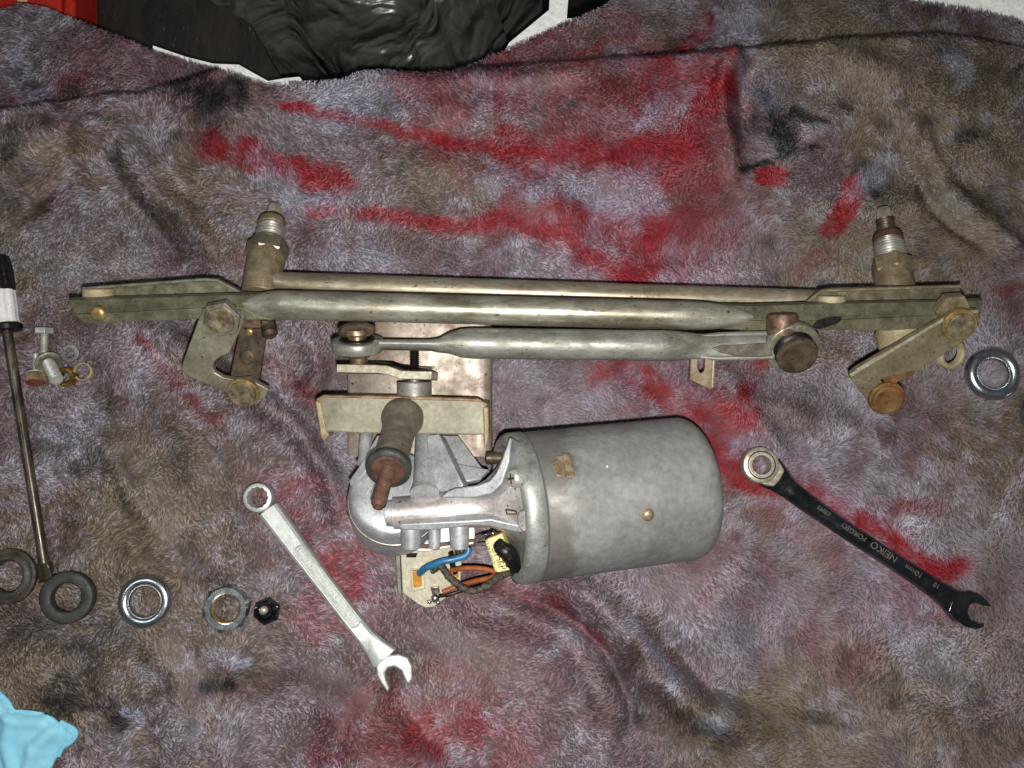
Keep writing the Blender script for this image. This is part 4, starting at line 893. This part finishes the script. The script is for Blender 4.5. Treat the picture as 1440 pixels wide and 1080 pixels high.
# ------------------------------------------------------------------ spanners
def onT(px, py, dz): p = G(px, py); return U(px, py, p.z + dz)
def spanner(name, label, ringc, ro, ri, spine, widths, head, mat, recess, lett, ringmat, zbase, ringstyle):
    base = G(*ringc); t = thing(name, base, label, 'spanner')
    zz = base.z + zbase
    # shank
    secs = []
    for (x, y), wd in zip(spine, widths):
        i = spine.index((x, y)); a_ = spine[max(0, i - 1)]; c_ = spine[min(len(spine) - 1, i + 1)]
        d = Vector((c_[0] - a_[0], -(c_[1] - a_[1]), 0)).normalized(); s = Vector((d.y, -d.x, 0))
        c = U(x, y, zz); k = K(c); h = wd / 2 * k; th = 0.0052
        up = Vector((0, 0, 1))
        if ringstyle == 'ratchet':
            secs.append([c + s * h * a + up * th * q for a, q in ((-1, 0.15), (-0.85, 0.66), (-0.5, 0.97), (0, 1.08), (0.5, 0.97), (0.85, 0.66), (1, 0.15), (1, -0.2), (0.7, -0.7), (-0.7, -0.7), (-1, -0.2))]); continue
        secs.append([c + s * h * a + up * th * q for a, q in ((-1, 0.30), (-0.86, 0.78), (-0.62, 1.0), (0.62, 1.0), (0.86, 0.78), (1, 0.30), (1, -0.2), (0.7, -0.7), (-0.7, -0.7), (-1, -0.2))])
    b = MB(); b.loft(secs); sh = b.build('shank', mat, t, 0.0 if ringstyle == 'ratchet' else 0.0006, 2, angle=50 if ringstyle == 'ratchet' else 30)
    c = U(ringc[0], ringc[1], zz + 0.001); k = K(c); up = Vector((0.0, 0, 1))
    b = MB(); n = 48; pr_ = []
    h = 0.0062
    S_ = []
    for z_, o_, i_ in ((-h * 0.9, ro - 2, None), (-h * 0.5, ro, None), (h * 0.55, ro, None), (h * 0.9, ro - 1.5, None), (h, ro - 4.5, None), (h, ri + 1.5, 1), (h * 0.8, ri, 1), (-h * 0.8, ri, 1), (-h * 0.9, ri + 1.5, 1)):
        S_.append([c + up * z_ + Vector((math.cos(a), math.sin(a), 0)) * k * (o_ if i_ is None else o_ * (1 + 0.045 * math.cos(12 * a))) for a in np.linspace(0, 2 * math.pi, 72, endpoint=False)])
    b.loft(S_, closed=True); re_ = b.build('ring_end', ringmat, t, angle=40)
    if ringstyle == 'ratchet':
        b = MB(); b.lathe(c, up, [(h * 0.98, 20 * k), (h * 1.06, 19.5 * k), (h * 1.06, 18.5 * k), (h * 0.98, 18 * k)], 48, cap=False, closed=True); b.build('ratchet_groove', DCHROME, re_)
        b = MB(); b.lathe(c, up, [(h * 0.7, 17 * k), (h * 1.1, 16.5 * k), (h * 1.1, 13.5 * k), (h * 0.7, 13 * k)], 48, cap=False, closed=True); b.build('ratchet_wheel', NICKEL, re_)
        b = MB(); b.prism([U(x, y, zz + 0.0060) for x, y in ((1081, 632), (1087, 636), (1100, 655), (1104, 662), (1098, 674), (1089, 684), (1078, 683), (1070, 679), (1082, 671), (1087, 660), (1088, 648), (1085, 640))], Vector((0, 0, -0.010))); b.build('ring_neck', NICKEL, re_, 0.0012, 3)
    b = MB(); b.prism([U(x, y, zz + 0.0055) for x, y in head], Vector((0, 0, -0.009))); b.build('open_end', mat, t, 0.0012, 3)
    if recess:
        (x0, y0), (x1, y1), wd = recess
        zt = zz + 0.0052; A = U(x0, y0, zt + 0.0004); B = U(x1, y1, zt + 0.0004); d = (B - A).normalized(); s = d.cross(Vector((0, 0, 1))); k = K(A); hw = wd / 2 * k
        loop = []
        for cc, a0 in ((A, math.pi / 2), (B, -math.pi / 2)):
            for a in np.linspace(0, math.pi, 9): 
                an = a0 + a
                loop.append(cc + (d * math.cos(an) * 0.55 + s * math.sin(an)) * hw)
        b = MB(); b.prism(loop, Vector((0, 0, -0.0006))); b.build('name_panel', SATIND, sh)
        b = MB(); b.tube(loop + loop[:2], 0.0005, 8); b.build('panel_border', SATIN, sh)
    for body, (x0, y0), (x1, y1), size, mt in lett:
        zt = zz + 0.0052 + 0.0006; A = U(x0, y0, zt); B = U(x1, y1, zt); d = (B - A).normalized(); s = Vector((0, 0, 1)).cross(d)
        text_mesh('lettering', body, size, basis((A + B) / 2, d, s, Vector((0, 0, 1))), mt, sh, 0.0003)
    return t
z1 = lambda pts: [(320 + x / 3.27, 660 + y / 3.27) for x, y in pts]
spanner('combination_spanner', 'satin chrome combination spanner with a raised lettered panel on its shank', (365, 700), 21, 13.5,
        [(378, 716), (390, 732), (405, 752), (425, 779), (455, 818), (490, 864), (515, 895), (530, 912), (542, 926)], [33, 32, 31, 28.5, 26.5, 26, 27, 33, 44],
        z1([(680, 905), (686, 950), (705, 985), (735, 1026), (745, 1008), (727, 965), (723, 937), (738, 914), (768, 908), (798, 928), (820, 980), (834, 992), (850, 962), (849, 905), (826, 866), (784, 850), (735, 856), (697, 880)]),
        SATIN, ((420, 773), (500, 876), 15.5), [('14mm FORGED IN U.S.A.-VV-42914', (420, 773), (500, 876), 0.0043, SATIN)], SATIN, 0.0065, 'plain')
z2 = lambda pts: [(1020 + x / 3.6, 610 + y / 3.6) for x, y in pts]
LT = metal('etched_letters', (104, 102, 95), (70, 68, 62), 0.55, 0.3, 300)
spanner('ratchet_spanner', 'dark polished ratcheting spanner with a pale ring end, lying across a red streak', (1067.5, 654.5), 26, 13,
        [(1082, 664), (1096, 675), (1110, 688), (1130, 704), (1180, 739), (1240, 779), (1290, 811), (1320, 832), (1340, 846), (1352, 855)], [48, 38, 29, 27, 24, 23.5, 25, 28, 36, 46],
        z2([(1130, 900), (1150, 840), (1190, 797), (1240, 796), (1296, 818), (1345, 868), (1340, 876), (1312, 872), (1270, 852), (1238, 868), (1228, 905), (1246, 945), (1285, 962), (1312, 964), (1310, 980), (1272, 991), (1215, 977), (1165, 940)]),
        DCHROME, None, [('03095', (1172, 727), (1146, 709), 0.0040, LT), ('FORGED', (1222, 762), (1180, 734), 0.0048, LT), ('NEIKO', (1262, 788), (1224, 763), 0.0066, LT), ('10mm', (1296, 810), (1274, 796), 0.005, LT), ('10', (1322, 826), (1312, 820), 0.0042, LT)], NICKEL, 0.0065, 'ratchet')

# ------------------------------------------------------------------ rings and nuts
def ringthing(name, px, py, prof, mat, label, cat, tilt=(0, 0, 1), n=56, dz=0.0035):
    c = onT(px, py, dz); k = K(c); b = MB()
    b.lathe(c, Vector(tilt), [(z, r_ * k) for z, r_ in prof], n, cap=False, closed=True)
    return tag(b.build(name, mat, None, angle=50), label, cat)
def flatring(ro, ri, h, e=0.0008, k=2.0): return [(-0.002, ro - k), (-0.001, ro), (h - e, ro), (h, ro - k), (h, ri + k), (h - e, ri), (-0.001, ri), (-0.002, ri + k)]
ringthing('rubber_washer', 98, 839, flatring(36, 20, 0.007), RUBBER, 'thick grey black rubber washer beside the chrome ring', 'washer', (0.12, -0.02, 1))
ringthing('rubber_washer', 15, 810, [(-0.002, 36), (0.001, 38.5), (0.004, 38), (0.005, 35), (0.0046, 32), (0.0062, 29), (0.0062, 24), (0.005, 22), (-0.001, 21), (-0.002, 23)], RUBBERW, 'stepped worn rubber washer touching the screwdriver tip', 'washer', (0.05, 0, 1))
def torus(ro, ri, h): 
    m_, a_ = (ro + ri) / 2, (ro - ri) / 2
    return [(h * (0.5 + 0.5 * math.sin(t)) - 0.0015, m_ + a_ * math.cos(t)) for t in np.linspace(0, 2 * math.pi, 14, endpoint=False)]
ringthing('chrome_ring', 207, 845, torus(37, 20, 0.009), CHROME, 'bright chrome ring between the rubber washer and the hex nut', 'ring', (0.06, 0, 1))
ringthing('chrome_ring', 1392, 527, torus(37.5, 19.5, 0.010), CHROME, 'polished dark chrome ring beside the straight lever', 'ring', (-0.06, 0, 1))
ringthing('chrome_ring', 1470, 586, torus(37.5, 19.5, 0.010), CHROME, 'outlying chrome ring on the towel past the polished dark chrome ring', 'ring', (-0.06, 0, 1))
# large hex nut
hn = thing('hex_nut', G(321, 855), 'thin hexagonal nut with rusty gold bore', 'nut')
c = onT(321, 855, 0.0045); k = K(c); b = MB(); hexa = lambda r_, ph: [Vector((math.cos(a + ph), math.sin(a + ph), 0)) * r_ * k for a in np.linspace(0, 2 * math.pi, 48, endpoint=False)]
def hexpt(a, r_): 
    q = (a % (math.pi / 3)) - math.pi / 6; return r_ * math.cos(math.pi / 6) / math.cos(q)
S_ = []
for z_, ro_, hx in ((-0.002, 34, 1), (0.0050, 34, 1), (0.0062, 28.8, 0), (0.0062, 21.5, 0), (0.0054, 20, 0), (-0.002, 20, 0)):
    S_.append([c + Vector((math.cos(a + 0.3), math.sin(a + 0.3), 0)) * k * (hexpt(a, ro_) if hx else ro_) + Vector((0, 0, z_)) for a in np.linspace(0, 2 * math.pi, 72, endpoint=False)])
b.loft(S_, closed=True); b.build('nut_body', CHROME, hn, angle=20)
b = MB(); b.lathe(c, Vector((0, 0, 1)), [(-0.002, 20.5 * k)] + [(t, (19.4 if i % 2 else 18.6) * k) for i, t in enumerate(np.linspace(-0.0015, 0.0050, 12))] + [(0.0056, 20.5 * k)], 48, cap=False, closed=True); b.build('threaded_bore', GOLD, hn)
# small acorn nut
an = thing('cap_nut', G(376, 859), 'small black oily lock nut next to the hexagonal nut', 'nut')
c = onT(376, 859, 0.003); k = K(c)
b = MB(); b.lathe(c, Vector((0, 0, 1)), [(-0.002, 19 * k), (0.002, 20 * k), (0.0035, 18 * k)], 6, phase=0.4); b.build('hex_base', DCHROME, an, 0.0006)
b = MB(); b.lathe(c, Vector((0, 0, 1)), [(0.002, 17 * k), (0.005, 16 * k), (0.0065, 12 * k), (0.005, 10 * k), (0.004, 9 * k), (0.004, 0)], 36); b.build('collar', DCHROME, an)
b = MB(); b.lathe(c + Vector((-0.001, 0.001, 0)), Vector((0, 0, 1)), [(0.003, 5.5 * k)] + thread(0.004, 0.0080, 5.5 * k, 0.001, 0.0004) + [(0.0085, 3 * k), (0.0085, 0)], 24); b.build('stud', NICKEL, an)

# ------------------------------------------------------------------ bolts cluster
def bolt(name, head, tip, z0, z1_, hr, hl, tr, hmat, tmat, label, wash=None, facepaint=None):
    a = onT(*head, z0 + 0.002); e = onT(*tip, z1_ + 0.002); ax = (e - a).normalized(); k = K(a); t = thing(name, a, label, 'bolt')
    L_ = (e - a).length
    b = MB(); b.lathe(a, ax, [(0, hr * k * 0.93), (0.0006, hr * k), (hl * k - 0.0004, hr * k), (hl * k, hr * k * 0.95)], 6, phase=0.0); b.build('head', hmat, t, 0.0003)
    b = MB(); b.lathe(a, ax, [(hl * k, tr * k)] + thread(hl * k + 0.001, L_ - 0.0006, tr * k, 0.00115, 0.0005) + [(L_, tr * k * 0.75)], 24); b.build('threaded_shank', tmat, t)
    if wash:
        b = MB(); ring(b, a + ax * (hl * k + wash[1] * k), ax, wash[0] * k, tr * k, wash[1] * k, 36, 0.0003); b.build('washer', wash[2], t, angle=50)
    if facepaint:
        b = MB(); b.lathe(a, ax, [(-0.0004, hr * k * 0.3), (-0.0003, hr * k * 0.86), (0.0004, hr * k * 0.9)], 24); b.build('paint_daub', facepaint, t)
    return t
bolt('hex_bolt', (62, 461), (62, 500), 0.006, 0.004, 13.5, 8.5, 5.6, BOLTZ, BOLTZ, 'clean zinc bolt lying flat with its head away from the other bolts')
bolt('hex_bolt', (50, 538), (50, 498), 0.009, 0.004, 14.5, 12, 4.4, TAN, BOLTZ, 'small bolt with red paint daubed on its hexagonal head', (14.5, 1.2, NICKEL), REDPAINT)
bolt('hex_bolt', (66, 506), (80, 534), 0.003, 0.019, 14, 9, 8.4, ZINC, BOLTZ, 'stubby bolt pointing up through a wide washer', (18, 1.5, ZINC))
c = onT(95, 530, 0.0050); k = K(c); b = MB(); S_ = []
for z_, ro_, hx in ((-0.002, 15, 1), (0.0035, 15, 1), (0.0048, 12.4, 0), (0.0048, 9, 0), (0.004, 7.5, 0), (-0.002, 7.5, 0)):
    S_.append([c + Vector((math.cos(a + 0.2), math.sin(a + 0.2), 0)) * k * (hexpt(a, ro_) if hx else ro_) + Vector((0, -0.12, 0.99)) * z_ for a in np.linspace(0, 2 * math.pi, 48, endpoint=False)])
b.loft(S_, closed=True); tag(b.build('brass_nut', BRASS, None, angle=30), 'yellow brass nut beside the stubby bolt', 'nut')
c = onT(100, 497, 0.0055); k = K(c); b = MB(); secs = []
for a in np.linspace(math.radians(165), math.radians(165 + 345), 40):
    d = Vector((math.cos(a), math.sin(a), 0)); cc = c + Vector((0, 0, (a - 4.5) * 0.0004))
    secs.append([cc + d * r_ * k + Vector((0, 0, z_)) for r_, z_ in ((7, -0.001), (12.5, -0.001), (12.5, 0.0012), (7, 0.0012))])
b.loft(secs); tag(b.build('spring_washer', GREYROD, None, 0.0003), 'split grey spring washer beside the bolts', 'washer')
ringthing('thin_ring', 117.5, 523, flatring(13.2, 10.6, 0.002, 0.0003, 0.5), FIBRE, 'thin pale ring washer next to the brass nut', 'ring', (0, 0, 1), 40, 0.0045)

# ------------------------------------------------------------------ screwdriver
sd = thing('screwdriver', G(8, 470), 'flat-blade screwdriver with black and white handle and long rusty shaft', 'screwdriver')
a = onT(10, 466, 0.012); e = onT(62, 792, 0.005); k = K(a); ax = (e - a).normalized(); L_ = (e - a).length
b = MB(); b.tube([a + (e - a) * t for t in np.linspace(-0.02, 1, 20)], [0.0034] * 19 + [0.0036], 16); b.build('shaft', OLDSTEEL, sd)
e2 = onT(65, 818, 0.004); sdv = Vector((ax.y, -ax.x, 0)).normalized(); upv = Vector((0, 0, 1)); S_ = []
for t, wd, th in ((0, 0.0036, 0.0034), (0.35, 0.0046, 0.0026), (0.8, 0.0046, 0.0013), (1, 0.0046, 0.0008)):
    c = e + (e2 - e) * t; S_.append([c + sdv * wd * i + upv * th * j for i, j in ((-1, -1), (1, -1), (1, 1), (-1, 1))])
b = MB(); b.loft(S_); b.build('blade', OLDSTEEL, sd, 0.0005)
hs = -ax; hk = k
def hand(t0, t1, prof, mat, nm, flutes=8):
    u, v = frame(hs); S_ = []
    for t, r_ in prof:
        S_.append([a + hs * t + (u * math.cos(q) + v * math.sin(q)) * r_ * (1 - (0.07 * max(0, math.cos(flutes * q)) if flutes else 0)) for q in np.linspace(0, 2 * math.pi, 64, endpoint=False)])
    b = MB(); b.loft(S_); return b.build(nm, mat, sd, angle=45)
hand(0, 0, [(0.0, 0.006), (0.0005, 0.0095), (0.003, 0.0105), (0.005, 0.009)], BLACKP, 'collar', 0)
hand(0, 0, [(0.005, 0.0092), (0.008, 0.0085), (0.012, 0.0088), (0.028, 0.0092)], WHITEP, 'handle_front')
hand(0, 0, [(0.028, 0.0093), (0.036, 0.0098), (0.046, 0.0096), (0.052, 0.0085), (0.0535, 0.006)], BLACKP, 'handle_end')

# ------------------------------------------------------------------ blue cloth
def build_cloth():
    out = [(-60, 940), (0, 963), (12, 972), (24, 985), (29, 995), (45, 996), (75, 1001), (90, 1014), (108, 1023), (111, 1031), (104, 1040), (92, 1048), (86, 1060), (76, 1078), (66, 1110), (-60, 1110)]
    from mathutils.geometry import delaunay_2d_cdt
    P2 = [U(x, y, 0.004).to_2d() for x, y in out]
    dense = []
    for i in range(len(P2)):
        A, B = P2[i], P2[(i + 1) % len(P2)]; m_ = max(1, int((B - A).length / 0.0025))
        dense += [A + (B - A) * (j / m_) for j in range(m_)]
    xs = [p.x for p in P2]; ys = [p.y for p in P2]; pts = list(dense)
    for x in np.arange(min(xs), max(xs), 0.0022):
        for y in np.arange(min(ys), max(ys), 0.0022): pts.append(Vector((x + random.uniform(-.0004, .0004), y + random.uniform(-.0004, .0004))))
    n = len(dense)
    v, e_, f, *_ = delaunay_2d_cdt(pts, [(i, (i + 1) % n) for i in range(n)], [list(range(n))], 1, 1e-6)
    X = np.array([q.x for q in v]); Y = np.array([q.y for q in v])
    px, py = flatpx(X, Y)
    d, _, _ = segdist(px, py, out[1:-2]); edge = np.clip(d / 10, 0, 1)
    z = height(X, Y) + 0.0058 + 0.003 * np.sqrt(edge) + (fbm(X, Y, 45, 18, 3) - 0.4) * 0.005 * edge
    for ln, h in (([(30, 1000), (20, 1040), (30, 1080)], 0.004), ([(86, 1020), (60, 1045), (50, 1080)], 0.0035), ([(0, 980), (40, 1010), (75, 1010)], 0.003), ([(98, 1030), (84, 1045), (76, 1062)], -0.002)):
        dd, _, _ = segdist(px, py, ln); z = z + h * np.exp(-(dd / 6.5) ** 2)
    b = MB(); b.add([(X[i], Y[i], z[i]) for i in range(len(X))], [tuple(q) for q in f])
    o = b.build('blue_cloth', BLUECLOTH, None, angle=180); s = o.modifiers.new('thick', 'SOLIDIFY'); s.thickness = 0.0015; s.offset = -1
    b = MB()
    hem = [U(x, y, 0.004) for x, y in ((90, 1013), (108, 1022.5), (111, 1031), (104, 1041), (92, 1049), (86, 1061))]
    hp = bez(hem, 6); b.tube([Vector((q.x, q.y, H(q) + 0.0075)) for q in hp], 0.0016, 10); b.build('hem', BLUECLOTH, o)
    return tag(o, 'sky blue thin crumpled cloth with a rolled hem on the brown part of the towel', 'cloth')
build_cloth()
